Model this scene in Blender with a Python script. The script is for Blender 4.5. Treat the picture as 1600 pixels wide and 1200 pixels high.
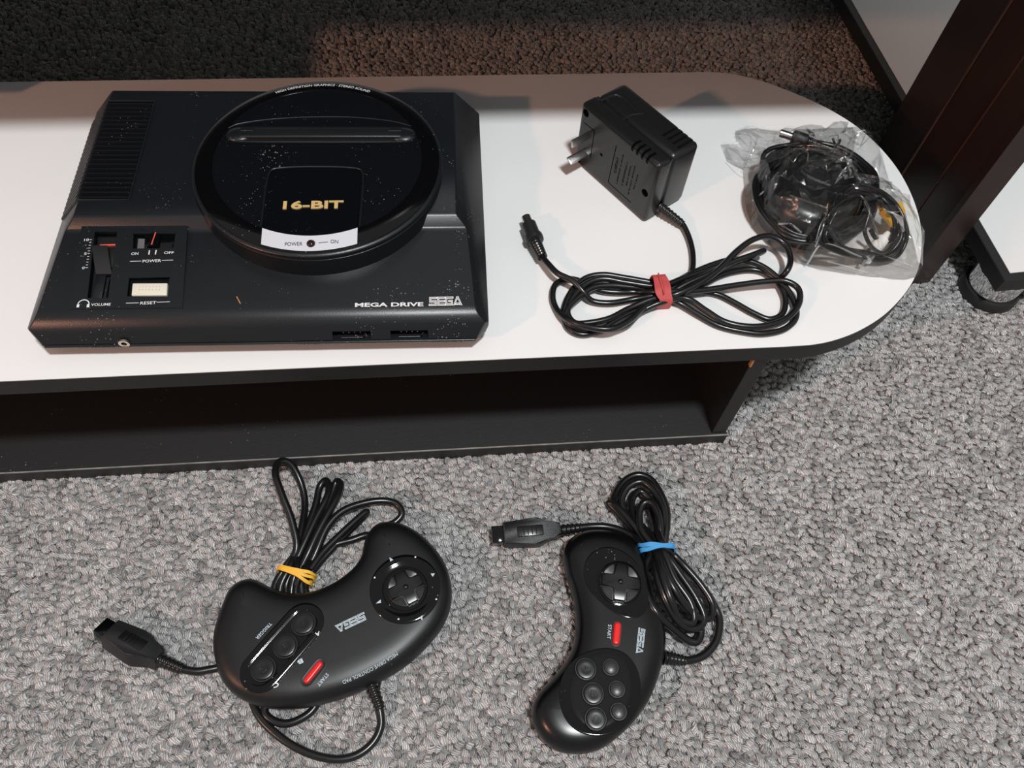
import bpy, bmesh, math, random
import numpy as np
from mathutils import Vector, Matrix

for o in list(bpy.data.objects):
    bpy.data.objects.remove(o, do_unlink=True)
SC = bpy.context.scene
COL = SC.collection
random.seed(5)
MM = 0.001

# ------------------------------------------------------------------ camera
F_PX, PITCH, ROLL = 1238.47, math.radians(58.6), math.radians(5.29)
TB = 135.75                                   # stand top above the floor, mm
CAMZ = (426.72 + TB) * MM
FW = Vector((0, math.cos(PITCH), -math.sin(PITCH)))
R0 = Vector((1, 0, 0)); U0 = R0.cross(FW)
RR = R0 * math.cos(ROLL) + U0 * math.sin(ROLL)
UU = -R0 * math.sin(ROLL) + U0 * math.cos(ROLL)
CAM = Vector((0, 0, CAMZ))
cd = bpy.data.cameras.new('camera'); cam = bpy.data.objects.new('camera', cd); COL.objects.link(cam)
cd.sensor_fit = 'HORIZONTAL'; cd.sensor_width = 36; cd.lens = F_PX * 36 / 1600
cd.clip_start = 0.01
cam.matrix_world = Matrix(((RR.x, UU.x, -FW.x, 0), (RR.y, UU.y, -FW.y, 0), (RR.z, UU.z, -FW.z, CAMZ), (0, 0, 0, 1)))
SC.camera = cam

# ------------------------------------------------------------------ light
w = bpy.data.worlds.new('world'); SC.world = w; w.use_nodes = True
bg = w.node_tree.nodes['Background']; bg.inputs[0].default_value = (0.98, 0.97, 0.95, 1); bg.inputs[1].default_value = 0.31

def lamp(name, loc, target, kind, power, size, color):
    d = bpy.data.lights.new(name, kind); d.energy = power; d.color = color
    if kind == 'AREA': d.shape = 'DISK'; d.size = size
    else: d.shadow_soft_size = size
    o = bpy.data.objects.new(name, d); COL.objects.link(o); o.location = loc
    o.rotation_euler = (Vector(target) - Vector(loc)).to_track_quat('-Z', 'Y').to_euler()
    return o
lamp('ceiling_light_offscreen', (0.36, -0.24, 2.35), (0, .35, .1), 'AREA', 46, 0.22, (0.96, 0.985, 1.0))
lamp('warm_lamp_offscreen', (-1.75, -1.15, 1.40), (0, .45, .1), 'POINT', 70, 0.05, (1.0, 0.47, 0.30))

SC.view_settings.view_transform = 'Standard'; SC.view_settings.look = 'None'
SC.view_settings.exposure = 0.0; SC.view_settings.gamma = 1.0; SC.view_settings.use_curve_mapping = False

# ------------------------------------------------------------------ helpers: pixels to points
def ray(px):
    return (FW + RR * ((px[0] - 800) / F_PX) - UU * ((px[1] - 600) / F_PX))
def at(px, h):
    """point seen at a pixel of the 1600x1200 photo, h mm above the floor"""
    d = ray(px); return CAM + d * ((h * MM - CAMZ) / d.z)
def at_plane(px, P, n):
    d = ray(px); return CAM + d * ((P - CAM).dot(n) / d.dot(n))
def Z(ox, oy, s):
    return lambda x, y: (ox + x / s, oy + y / s)

# ------------------------------------------------------------------ helpers: objects
WM = {}
def tag(o, label, cat, group=None, kind=None):
    o['label'] = label
    if cat: o['category'] = cat
    if group: o['group'] = group
    if kind: o['kind'] = kind
    return o
def thing(name, label, cat, M=None, group=None):
    o = bpy.data.objects.new(name, None); COL.objects.link(o); o.empty_display_size = .01
    M = M or Matrix.Identity(4); o.matrix_world = M; WM[o] = M
    return tag(o, label, cat, group)
def to_mesh(src):
    if isinstance(src, bmesh.types.BMesh):
        me = bpy.data.meshes.new('m'); src.to_mesh(me); src.free(); return me
    if isinstance(src, tuple):
        me = bpy.data.meshes.new('m'); me.from_pydata([tuple(v) for v in src[0]], [], src[1]); me.update(); return me
    return src
def obj(name, src, mat, parent=None, smooth=None, local=False, label=None):
    me = to_mesh(src); me.name = name
    if parent is not None and not local: me.transform(WM[parent].inverted())
    bm = bmesh.new(); bm.from_mesh(me); bmesh.ops.recalc_face_normals(bm, faces=bm.faces); bm.to_mesh(me); bm.free()
    if smooth is not None:
        me.polygons.foreach_set('use_smooth', [True] * len(me.polygons)); me.set_sharp_from_angle(angle=math.radians(smooth))
    if mat: me.materials.clear(); me.materials.append(mat)
    o = bpy.data.objects.new(name, me); COL.objects.link(o)
    if parent is not None: o.parent = parent; WM[o] = WM[parent]
    else: WM[o] = Matrix.Identity(4)
    if label: o['label'] = label
    return o

def boxbm(x0, x1, y0, y1, z0, z1, bev=0, seg=2, M=None):
    bm = bmesh.new(); bmesh.ops.create_cube(bm, size=1)
    for v in bm.verts:
        v.co = Vector(((x0 + x1) / 2 + v.co.x * (x1 - x0), (y0 + y1) / 2 + v.co.y * (y1 - y0), (z0 + z1) / 2 + v.co.z * (z1 - z0)))
    if bev: bmesh.ops.bevel(bm, geom=list(bm.edges), offset=bev, segments=seg, affect='EDGES', profile=.5)
    if M: bm.transform(M)
    return bm
def prism(pts, z0, z1, bev=0, seg=2, M=None):
    """pts: closed xy outline; straight-sided plate"""
    bm = bmesh.new()
    b = [bm.verts.new((p[0], p[1], z0)) for p in pts]; t = [bm.verts.new((p[0], p[1], z1)) for p in pts]
    n = len(pts); bm.faces.new(b[::-1]); top = bm.faces.new(t)
    for i in range(n): bm.faces.new((b[i], b[(i + 1) % n], t[(i + 1) % n], t[i]))
    if bev: bmesh.ops.bevel(bm, geom=list(top.edges), offset=bev, segments=seg, affect='EDGES', profile=.5)
    if M: bm.transform(M)
    return bm
def join(*bms):
    out = bmesh.new()
    for b in bms:
        me = bpy.data.meshes.new('t'); b.to_mesh(me); b.free(); out.from_mesh(me); bpy.data.meshes.remove(me)
    return out
def lathe(prof, seg=48, M=None, sx=1, sy=1, caps=True):
    bm = bmesh.new(); rings = []
    for r, z in prof:
        if r < 1e-7: rings.append([bm.verts.new((0, 0, z))])
        else: rings.append([bm.verts.new((sx * r * math.cos(2 * math.pi * i / seg), sy * r * math.sin(2 * math.pi * i / seg), z)) for i in range(seg)])
    for a, b in zip(rings, rings[1:]):
        for i in range(seg):
            j = (i + 1) % seg
            if len(a) == 1 and len(b) == 1: continue
            if len(a) == 1: bm.faces.new((a[0], b[j], b[i]))
            elif len(b) == 1: bm.faces.new((a[i], a[j], b[0]))
            else: bm.faces.new((a[i], a[j], b[j], b[i]))
    if caps:
        for r in (rings[0], rings[-1]):
            if len(r) > 1: bm.faces.new(r)
    if M: bm.transform(M)
    return bm
def catmull(P, n=8, closed=False):
    P = [Vector(p) for p in P]; out = []; N = len(P)
    rng = range(N) if closed else range(N - 1)
    for i in rng:
        p1, p2 = P[i], P[(i + 1) % N]
        p0 = P[i - 1] if (closed or i > 0) else p1 * 2 - p2
        p3 = P[(i + 2) % N] if (closed or i + 2 < N) else p2 * 2 - p1
        t0 = 0.0; e = .5
        t1 = max((p1 - p0).length, 1e-9) ** e; t2 = t1 + max((p2 - p1).length, 1e-9) ** e; t3 = t2 + max((p3 - p2).length, 1e-9) ** e
        for k in range(n):
            t = t1 + (t2 - t1) * k / n
            A1 = p0 * ((t1 - t) / t1) + p1 * (t / t1)
            A2 = p1 * ((t2 - t) / (t2 - t1)) + p2 * ((t - t1) / (t2 - t1))
            A3 = p2 * ((t3 - t) / (t3 - t2)) + p3 * ((t - t2) / (t3 - t2))
            B1 = A1 * ((t2 - t) / t2) + A2 * (t / t2)
            B2 = A2 * ((t3 - t) / (t3 - t1)) + A3 * ((t - t1) / (t3 - t1))
            out.append(B1 * ((t2 - t) / (t2 - t1)) + B2 * ((t - t1) / (t2 - t1)))
    if not closed: out.append(P[-1])
    return out
def tube(path, r, seg=10, closed=False, flat=1.0):
    """r: radius or list per point; flat: squash of the section along the second axis"""
    path = [Vector(p) for p in path]; n = len(path); bm = bmesh.new(); rings = []
    rs = r if isinstance(r, (list, tuple)) else [r] * n
    nrm = None
    for i, p in enumerate(path):
        if closed: t = (path[(i + 1) % n] - path[i - 1]).normalized()
        else: t = (path[min(i + 1, n - 1)] - path[max(i - 1, 0)]).normalized()
        if nrm is None:
            nrm = Vector((0, 0, 1)) if abs(t.z) < .9 else Vector((1, 0, 0))
        nrm = (nrm - t * nrm.dot(t)).normalized(); b = t.cross(nrm)
        rings.append([bm.verts.new(p + (nrm * math.cos(2 * math.pi * k / seg) * flat + b * math.sin(2 * math.pi * k / seg)) * rs[i]) for k in range(seg)])
    m = n if closed else n - 1
    for i in range(m):
        a, b = rings[i], rings[(i + 1) % n]
        for k in range(seg): bm.faces.new((a[k], a[(k + 1) % seg], b[(k + 1) % seg], b[k]))
    if not closed: bm.faces.new(rings[0][::-1]); bm.faces.new(rings[-1])
    return bm
def relief(a, b, r0, r1, nrib=6, depth=.78):
    """ribbed strain relief from a (thick) to b (thin)"""
    pts = []; rs = []
    N = nrib * 4
    for i in range(N + 1):
        t = i / N; r = r0 + (r1 - r0) * t
        if i % 4 in (2, 3) and 0 < i < N: r *= depth
        pts.append(a.lerp(b, t)); rs.append(r)
    return tube(pts, rs, 14)
def smooth_outline(pts, n):
    """closed xy outline resampled evenly to n points"""
    c = catmull([Vector((p[0], p[1], 0)) for p in pts], 10, True)
    L = [0]
    for i in range(len(c)): L.append(L[-1] + (c[(i + 1) % len(c)] - c[i]).length)
    out = []; k = 0
    for j in range(n):
        s = L[-1] * j / n
        while L[k + 1] < s: k += 1
        t = (s - L[k]) / max(L[k + 1] - L[k], 1e-9)
        q = c[k].lerp(c[(k + 1) % len(c)], t); out.append(Vector((q.x, q.y)))
    ar = sum(out[i].x * out[(i + 1) % n].y - out[(i + 1) % n].x * out[i].y for i in range(n))
    return out if ar > 0 else out[::-1]
def inset(P, d):
    n = len(P); out = []
    for i in range(n):
        t = (P[(i + 1) % n] - P[i - 1]).normalized(); out.append(P[i] + Vector((-t.y, t.x)) * d)
    for _ in range(2 if d > 2 * MM else 0):
        out = [(out[i - 1] + out[i] * 2 + out[(i + 1) % n]) / 4 for i in range(n)]
    return out
def layered(P, layers, topz=None):
    """layers: (inset, z) from the bottom up; closed at both ends"""
    bm = bmesh.new(); rings = []; cur = P; last = 0
    for d, z in layers:
        Q = inset(P, d)
        rings.append([bm.verts.new((q.x, q.y, z)) for q in Q])
    n = len(P)
    for a, b in zip(rings, rings[1:]):
        for i in range(n): bm.faces.new((a[i], a[(i + 1) % n], b[(i + 1) % n], b[i]))
    for r in (rings[0], rings[-1]):
        es = [bm.edges.get((r[i], r[(i + 1) % n])) for i in range(n)]
        bmesh.ops.triangle_fill(bm, edges=es, use_beauty=True)
    return bm
def capsule(a, b, r, n=12):
    """closed outline of a stadium between two xy points"""
    a = Vector(a[:2]); b = Vector(b[:2]); d = (b - a).normalized(); ang = math.atan2(d.y, d.x); out = []
    for k in range(n + 1):
        t = ang - math.pi / 2 + math.pi * k / n; out.append(b + Vector((math.cos(t), math.sin(t))) * r)
    for k in range(n + 1):
        t = ang + math.pi / 2 + math.pi * k / n; out.append(a + Vector((math.cos(t), math.sin(t))) * r)
    return out
def boolean(src, cutters):
    o = bpy.data.objects.new('tmp', to_mesh(src)); COL.objects.link(o); tmp = [o]
    for c in cutters:
        me = to_mesh(c); k = bpy.data.objects.new('cut', me); COL.objects.link(k); tmp.append(k)
        m = o.modifiers.new('b', 'BOOLEAN'); m.operation = 'DIFFERENCE'; m.object = k; m.solver = 'EXACT'
    bpy.context.view_layer.update(); dg = bpy.context.evaluated_depsgraph_get()
    me = bpy.data.meshes.new_from_object(o.evaluated_get(dg))
    for k in tmp: bpy.data.objects.remove(k, do_unlink=True)
    return me

# ---- lettering
_glyph = {}
def glyphs(s, bold, extrude=0):
    key = (s, bold, extrude)
    if key not in _glyph:
        c = bpy.data.curves.new('t', 'FONT'); c.body = s; c.size = 1; c.offset = bold; c.extrude = extrude; c.resolution_u = 3
        o = bpy.data.objects.new('t', c); COL.objects.link(o)
        bpy.context.view_layer.update(); dg = bpy.context.evaluated_depsgraph_get()
        me = bpy.data.meshes.new_from_object(o.evaluated_get(dg)); bpy.data.objects.remove(o, do_unlink=True)
        V = [v.co.copy() for v in me.vertices]; Fc = [tuple(p.vertices) for p in me.polygons]
        x0 = min(v.x for v in V); x1 = max(v.x for v in V); y1 = max(v.y for v in V)
        y0 = min(v.y for v in V); y0 = y0 if s in ('-', '.') else 0
        _glyph[key] = ([Vector(((v.x - x0) / (x1 - x0), (v.y - y0) / (y1 - y0), v.z)) for v in V], Fc)
    return _glyph[key]
def frame(L, R, n):
    n = n.normalized(); d = (R - L); wdt = d.length; d = (d - n * d.dot(n)).normalized(); return d, n.cross(d), n, wdt
def put_text(s, L, R, n, height, mat, parent, bold=.0, lift=.15 * MM, extrude=0, name='lettering', fix=None, arc=0.0):
    V, Fc = glyphs(s, bold, extrude); d, u, n, wdt = frame(L, R, n)
    P = [L + d * (v.x * wdt) + u * (v.y * height - arc * 4 * (v.x - .5) ** 2 + arc) + n * (lift + v.z * height) for v in V]
    if fix: P = [fix(q) for q in P]
    return obj(name, (P, Fc), mat, parent)
SEGA = [([(.97, .89), (.12, .89), (.12, .5), (.88, .5), (.88, .11), (.03, .11)],), ([(.97, .89), (.12, .89), (.12, .11), (.97, .11)], [(.12, .5), (.93, .5)]),
        ([(.97, .89), (.12, .89), (.12, .11), (.88, .11), (.88, .5), (.52, .5)],), ([(.10, .0), (.50, .88), (.62, .88), (1.02, .0)], [(.34, .16), (.80, .16)])]
def logo(L, R, n, height, matw, matd, parent, slant=0.0):
    d, u, n, wdt = frame(L, R, n); sx = wdt / 4.36
    def build(wid, ext, lift):
        V = []; Fc = []
        for k, strokes in enumerate(SEGA):
            for st in strokes:
                for (x0, y0), (x1, y1) in zip(st, st[1:]):
                    a = Vector((x0, y0)); b = Vector((x1, y1)); t = (b - a).normalized(); q = Vector((-t.y, t.x)) * wid / 2; t = t * ext
                    i = len(V)
                    for c in (a - t - q, b + t - q, b + t + q, a - t + q):
                        c.y = min(max(c.y, 0), 1)
                        V.append(L + d * ((c.x + k * 1.1 + slant * c.y) * sx) + u * (c.y * height) + n * (lift + (len(Fc) % 7) * 1.2e-5))
                    Fc.append((i, i + 1, i + 2, i + 3))
        return V, Fc
    lg = obj('brand_lettering', build(.25, .125, .15 * MM), matw, parent)
    obj('inline_stroke', build(.045, .0, .36 * MM), matd, lg)
    return lg
def strip(a, b, wdt, n, mat, parent, name='printed_line', lift=.15 * MM):
    d = (b - a).normalized(); q = n.cross(d) * wdt / 2; l = n * lift
    return obj(name, ([a - q + l, b - q + l, b + q + l, a + q + l], [(0, 1, 2, 3)]), mat, parent)

# ------------------------------------------------------------------ materials
def srgb(r, g, b):
    f = lambda c: (c / 255 / 12.92) if c / 255 < .04045 else ((c / 255 + .055) / 1.055) ** 2.4
    return (f(r), f(g), f(b), 1)
def mat(name, color, rough=.5, metal=0, spec=.5, dust=0, dustscale=400, bump=0, bumpscale=900, coat=0, vary=0, varyscale=60):
    m = bpy.data.materials.new(name); m.use_nodes = True; nt = m.node_tree; N = nt.nodes; Lk = nt.links
    b = N['Principled BSDF']; b.inputs['Roughness'].default_value = rough; b.inputs['Metallic'].default_value = metal
    b.inputs['Specular IOR Level'].default_value = spec
    if coat: b.inputs['Coat Weight'].default_value = coat; b.inputs['Coat Roughness'].default_value = .06
    tc = N.new('ShaderNodeTexCoord'); colr = N.new('ShaderNodeRGB'); colr.outputs[0].default_value = color; out = colr.outputs[0]
    nz = N.new('ShaderNodeTexNoise'); nz.inputs['Scale'].default_value = varyscale; nz.inputs['Detail'].default_value = 5
    Lk.new(tc.outputs['Object'], nz.inputs['Vector'])
    mx = N.new('ShaderNodeMix'); mx.data_type = 'RGBA'; mx.blend_type = 'MULTIPLY'; mx.inputs[0].default_value = vary
    Lk.new(out, mx.inputs[6]); Lk.new(nz.outputs['Fac'], mx.inputs[7]); out = mx.outputs[2]
    if dust:
        v = N.new('ShaderNodeTexVoronoi'); v.inputs['Scale'].default_value = dustscale; Lk.new(tc.outputs['Object'], v.inputs['Vector'])
        n2 = N.new('ShaderNodeTexNoise'); n2.inputs['Scale'].default_value = 28; n2.inputs['Detail'].default_value = 3; Lk.new(tc.outputs['Object'], n2.inputs['Vector'])
        sep = N.new('ShaderNodeSeparateColor'); Lk.new(v.outputs['Color'], sep.inputs[0])
        # a speck: few cells, tiny radius, more where the noise is high
        r = N.new('ShaderNodeMath'); r.operation = 'MULTIPLY'; Lk.new(sep.outputs[0], r.inputs[0]); Lk.new(n2.outputs['Fac'], r.inputs[1])
        r2 = N.new('ShaderNodeMath'); r2.operation = 'SUBTRACT'; Lk.new(r.outputs[0], r2.inputs[0]); r2.inputs[1].default_value = .41
        r3 = N.new('ShaderNodeMath'); r3.operation = 'MULTIPLY'; Lk.new(r2.outputs[0], r3.inputs[0]); r3.inputs[1].default_value = dust
        c = N.new('ShaderNodeMath'); c.operation = 'LESS_THAN'; Lk.new(v.outputs['Distance'], c.inputs[0]); Lk.new(r3.outputs[0], c.inputs[1])
        g = N.new('ShaderNodeMath'); g.operation = 'MULTIPLY'; Lk.new(c.outputs[0], g.inputs[0]); g.inputs[1].default_value = .4
        m2 = N.new('ShaderNodeMix'); m2.data_type = 'RGBA'; Lk.new(g.outputs[0], m2.inputs[0]); Lk.new(out, m2.inputs[6]); m2.inputs[7].default_value = (.42, .42, .41, 1); out = m2.outputs[2]
    Lk.new(out, b.inputs['Base Color'])
    if bump:
        n3 = N.new('ShaderNodeTexNoise'); n3.inputs['Scale'].default_value = bumpscale; n3.inputs['Detail'].default_value = 2; Lk.new(tc.outputs['Object'], n3.inputs['Vector'])
        bp = N.new('ShaderNodeBump'); bp.inputs['Strength'].default_value = bump; bp.inputs['Distance'].default_value = .0004; Lk.new(n3.outputs['Fac'], bp.inputs['Height']); Lk.new(bp.outputs[0], b.inputs['Normal'])
    return m
M_white = mat('white_laminate', (.80, .80, .79, 1), .32, vary=.06, varyscale=14)
M_edge = mat('black_edge_banding', (.016, .016, .016, 1), .5, bump=.15, bumpscale=300, vary=.5, varyscale=40)
M_shelf = mat('black_laminate', (.014, .014, .0145, 1), .6, spec=.4, dust=.9, dustscale=420, bump=.3, bumpscale=500)
M_worn = mat('worn_pale_edge', (.42, .42, .40, 1), .6, vary=.9, varyscale=90)
M_con = mat('console_black_plastic', (.0066, .0082, .0104, 1), .34, dust=1.3, dustscale=760, bump=.12, bumpscale=1600)
M_condeck = M_con
M_gloss = mat('gloss_black_plastic', (.0025, .0028, .0033, 1), .08, dust=.9, dustscale=480)
M_disc = mat('console_disc_plastic', (.0040, .0048, .0062, 1), .22, dust=1.5, dustscale=760)
M_dark = mat('plain_black_plastic', (.0045, .0046, .0050, 1), .45)
M_silver = mat('silver_print', (.56, .58, .62, 1), .35)
M_ink = mat('white_print', (.72, .72, .72, 1), .6)
M_inkb = mat('pale_blue_print', (.50, .60, .66, 1), .6)
M_blackink = mat('black_print', (.02, .02, .025, 1), .6)
M_gold = mat('gold_lettering', (.80, .58, .24, 1), .38, metal=.35)
M_red = mat('red_plastic', (.72, .015, .015, 1), .28)
M_redmark = mat('red_mark', (.65, .10, .06, 1), .5)
M_ivory = mat('ivory_plastic', (.68, .66, .55, 1), .4)
M_greyp = mat('grey_plastic', (.12, .12, .12, 1), .45)
M_knob = mat('slider_black_plastic', (.010, .010, .0105, 1), .42)
M_metal = mat('bright_metal', (.55, .54, .52, 1), .28, metal=1, bump=.2, bumpscale=700)
M_brass = mat('jack_metal', (.62, .55, .45, 1), .3, metal=1)
M_pad = mat('pad_matt_black_plastic', (.0035, .0040, .0045, 1), .40, bump=.10, bumpscale=2200, dust=.4, dustscale=300)
M_pad2 = mat('pad_smooth_black_plastic', (.0024, .0026, .0030, 1), .28, dust=.3, dustscale=260)
M_btn = mat('button_black_plastic', (.007, .007, .0075, 1), .30)
M_btng = mat('button_grey_plastic', (.024, .024, .025, 1), .34)
M_cord = mat('black_pvc_cord', (.0075, .0075, .0078, 1), .27)
M_adp = mat('adapter_black_plastic', (.009, .009, .009, 1), .32, bump=.06, bumpscale=1500)
M_adptop = M_adp
M_conn = mat('connector_black_plastic', (.011, .012, .013, 1), .42, bump=.5, bumpscale=1800)
M_rred = mat('red_rubber', (.56, .075, .075, 1), .65, vary=.3, varyscale=200)
M_ryel = mat('yellow_rubber', (.85, .47, .05, 1), .55)
M_rblu = mat('blue_rubber', (.055, .32, .66, 1), .55)
M_wood = mat('dark_brown_stained_wood', (.036, .018, .015, 1), .24, vary=.4, varyscale=25)
M_woodr = mat('worn_brown_wood_edge', (.06, .022, .012, 1), .3)
M_chip = mat('bare_wood_chip', (.52, .22, .08, 1), .6)
M_yplug = mat('yellow_plug_plastic', (.85, .48, .02, 1), .3)
M_wplug = mat('white_plug_plastic', (.75, .73, .68, 1), .3)
M_chrome = mat('chrome', (.75, .75, .75, 1), .06, metal=1)

# carpet yarn: colour differs loop by loop, fibres run slantwise over each loop
M_carpet = bpy.data.materials.new('grey_loop_yarn'); M_carpet.use_nodes = True
nt = M_carpet.node_tree; N = nt.nodes; Lk = nt.links; pb = N['Principled BSDF']; pb.inputs['Roughness'].default_value = .95; pb.inputs['Specular IOR Level'].default_value = .1
aL = N.new('ShaderNodeAttribute'); aL.attribute_name = 'loop_co'
sp = N.new('ShaderNodeSeparateXYZ'); Lk.new(aL.outputs['Vector'], sp.inputs[0])
cr = N.new('ShaderNodeValToRGB'); cr.color_ramp.elements[0].color = (.32, .315, .31, 1); cr.color_ramp.elements[1].color = (.80, .79, .775, 1)
e = cr.color_ramp.elements.new(.45); e.color = (.62, .61, .60, 1); Lk.new(sp.outputs[2], cr.inputs[0])
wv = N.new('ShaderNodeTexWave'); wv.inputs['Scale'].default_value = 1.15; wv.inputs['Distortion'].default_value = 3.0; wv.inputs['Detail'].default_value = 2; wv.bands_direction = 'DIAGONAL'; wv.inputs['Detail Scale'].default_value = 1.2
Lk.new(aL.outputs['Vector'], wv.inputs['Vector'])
mx = N.new('ShaderNodeMix'); mx.data_type = 'RGBA'; mx.blend_type = 'MULTIPLY'; mx.inputs[0].default_value = .45  # wave multiply: yarn grain plus shade between strands painted into the colour
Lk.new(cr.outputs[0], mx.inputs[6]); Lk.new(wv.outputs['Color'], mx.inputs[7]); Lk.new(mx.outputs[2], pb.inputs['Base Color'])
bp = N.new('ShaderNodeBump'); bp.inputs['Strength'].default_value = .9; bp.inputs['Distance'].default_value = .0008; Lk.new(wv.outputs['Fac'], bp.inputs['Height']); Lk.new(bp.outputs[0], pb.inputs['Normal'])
M_backing = mat('carpet_backing', (.34, .335, .33, 1), .95, spec=.1, vary=.5, varyscale=180, bump=1, bumpscale=190)

# clear film of the bag
M_film = bpy.data.materials.new('clear_plastic_film'); M_film.use_nodes = True
nt = M_film.node_tree; N = nt.nodes; Lk = nt.links; N.remove(N['Principled BSDF']); mo = N['Material Output']
tr = N.new('ShaderNodeBsdfTransparent'); tr.inputs[0].default_value = (.995, .995, .992, 1)
gl = N.new('ShaderNodeBsdfGlossy'); gl.inputs['Roughness'].default_value = .25; gl.inputs['Color'].default_value = (1, 1, 1, 1)
tcf = N.new('ShaderNodeTexCoord'); nzf = N.new('ShaderNodeTexNoise'); nzf.inputs['Scale'].default_value = 95; nzf.inputs['Detail'].default_value = 2; Lk.new(tcf.outputs['Object'], nzf.inputs['Vector'])
bpf = N.new('ShaderNodeBump'); bpf.inputs['Strength'].default_value = .8; bpf.inputs['Distance'].default_value = .0030; Lk.new(nzf.outputs['Fac'], bpf.inputs['Height']); Lk.new(bpf.outputs[0], gl.inputs['Normal'])
fr = N.new('ShaderNodeFresnel'); fr.inputs['IOR'].default_value = 1.5
mu = N.new('ShaderNodeMath'); mu.operation = 'MULTIPLY_ADD'; mu.inputs[1].default_value = .35; mu.inputs[2].default_value = .032; mu.use_clamp = True; Lk.new(fr.outputs[0], mu.inputs[0])
ms = N.new('ShaderNodeMixShader'); Lk.new(mu.outputs[0], ms.inputs[0]); Lk.new(tr.outputs[0], ms.inputs[1]); Lk.new(gl.outputs[0], ms.inputs[2]); Lk.new(ms.outputs[0], mo.inputs[0])

UP = Vector((0, 0, 1))
def Rz(a): return Matrix.Rotation(a, 4, 'Z')
YAW = math.radians(9.3)                                # the stand, and the furniture set square with it
MS = Rz(YAW)                                           # stand frame: x along the front edge, y to the back

# ================================================================== FLOOR
fl = obj('floor', boxbm(-2.2, 2.2, -1.4, 2.4, -.02, -.0045), M_backing)
fl['kind'] = 'structure'; fl['label'] = 'woven backing of the grey carpet floor'
def pile(X, Y, seg, prof, rng):
    """numpy arrays of a plump, leaning loop at every X, Y"""
    n = X.size; ang = 2 * np.pi * np.arange(seg) / seg
    lx = []; ly = []; lz = []
    for r, z in prof:
        lx += list(r * np.cos(ang)); ly += list(r * np.sin(ang)); lz += [z] * seg
    lx.append(0); ly.append(0); lz.append(.0001)
    lx, ly, lz = map(np.array, (lx, ly, lz)); nv = lx.size
    a = rng.uniform(.0031, .0041, n) * rng.choice([.85, 1, 1, 1.15], n); b = rng.uniform(.0024, .0031, n); th = rng.normal(-.22, .38, n); hz = rng.normal(0, .0004, n); hs = rng.uniform(.75, 1.25, n)
    ux = lx[None] * a[:, None]; uy = ly[None] * b[:, None]
    lean = (lz[None] + .0052) * rng.normal(-.25, .35, n)[:, None]
    wob = 1 + .16 * rng.normal(0, 1, (n, nv))
    vx = X[:, None] + (ux * np.cos(th)[:, None] - uy * np.sin(th)[:, None]) * wob
    vy = Y[:, None] + (ux * np.sin(th)[:, None] + uy * np.cos(th)[:, None]) * wob + lean
    vz = (lz[None] + .0052) * (.5 + .5 * hs[:, None]) - .0054 + hz[:, None] + .00025 * rng.normal(0, 1, (n, nv))
    V = np.stack([vx, vy, vz], -1).reshape(-1, 3); tri = []
    for k in range(len(prof) - 1):
        for i in range(seg):
            j = (i + 1) % seg; p, q, r, s_ = k * seg + i, k * seg + j, (k + 1) * seg + j, (k + 1) * seg + i
            tri += [(p, q, r), (p, r, s_)]
    for i in range(seg): tri.append(((len(prof) - 1) * seg + i, (len(prof) - 1) * seg + (i + 1) % seg, nv - 1))
    T = (np.array(tri)[None] + (np.arange(n) * nv)[:, None, None]).reshape(-1); off = rng.uniform(0, 50, n)
    A = np.stack([np.repeat(lx[None], n, 0) + off[:, None], np.repeat(ly[None], n, 0) * .8 + off[:, None] * .3, np.repeat(np.clip(rng.normal(.5, .2, n), 0, 1)[:, None], nv, 1)], -1).reshape(-1, 3)
    return V, T, A
def carpet():
    rng = np.random.default_rng(11); px, py = .0056, .0049
    xs = np.arange(-1.0, 1.0, px); ys = np.arange(-.28, 1.12, py)
    X, Y = np.meshgrid(xs, ys); row = np.arange(len(ys))[:, None]
    X = X + (row % 2) * px * .5 + rng.normal(0, .0006, (len(ys), 1)); X = X.ravel(); Y = Y.ravel()
    X = X + rng.normal(0, .0009, X.size); Y = Y + rng.normal(0, .0006, Y.size) + .0012 * np.sin(X * 21 + Y * 9)
    inv = np.array(MS.inverted().to_3x3()); P = inv @ np.stack([X, Y, 0 * X]); sx, sy = P[0], P[1]
    keep = ~((sx < .205) & (sx > -.58) & (sy > .295) & (sy < .535))                 # none under the shelf
    X, Y = X[keep], Y[keep]
    near = (X > -.30 - (Y - .03) * .47 - .03) & (X < .36 + (Y - .08) * .29 + .03) & (Y > -.02) & (Y < .72)
    parts = [pile(X[near], Y[near], 8, [(.98, -.0044), (1.0, -.0028), (.80, -.0010), (.42, -.0002)], rng), pile(X[~near], Y[~near], 6, [(1.0, -.0040), (.78, -.0009)], rng)]
    V = np.concatenate([p[0] for p in parts]); A = np.concatenate([p[2] for p in parts]); T = np.concatenate([parts[0][1], parts[1][1] + len(parts[0][0])])
    me = bpy.data.meshes.new('carpet_pile'); nt_ = T.size // 3
    me.vertices.add(V.shape[0]); me.vertices.foreach_set('co', V.astype(np.float32).ravel())
    me.loops.add(T.size); me.loops.foreach_set('vertex_index', T.astype(np.int32))
    me.polygons.add(nt_); me.polygons.foreach_set('loop_start', np.arange(0, T.size, 3, dtype=np.int32))
    me.polygons.foreach_set('use_smooth', np.ones(nt_, bool)); me.update(calc_edges=True)
    me.attributes.new('loop_co', 'FLOAT_VECTOR', 'POINT').data.foreach_set('vector', A.astype(np.float32).ravel())
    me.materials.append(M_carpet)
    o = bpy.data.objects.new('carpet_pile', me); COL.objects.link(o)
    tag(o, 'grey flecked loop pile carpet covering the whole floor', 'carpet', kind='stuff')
    print('carpet triangles', nt_)
carpet()

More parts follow.
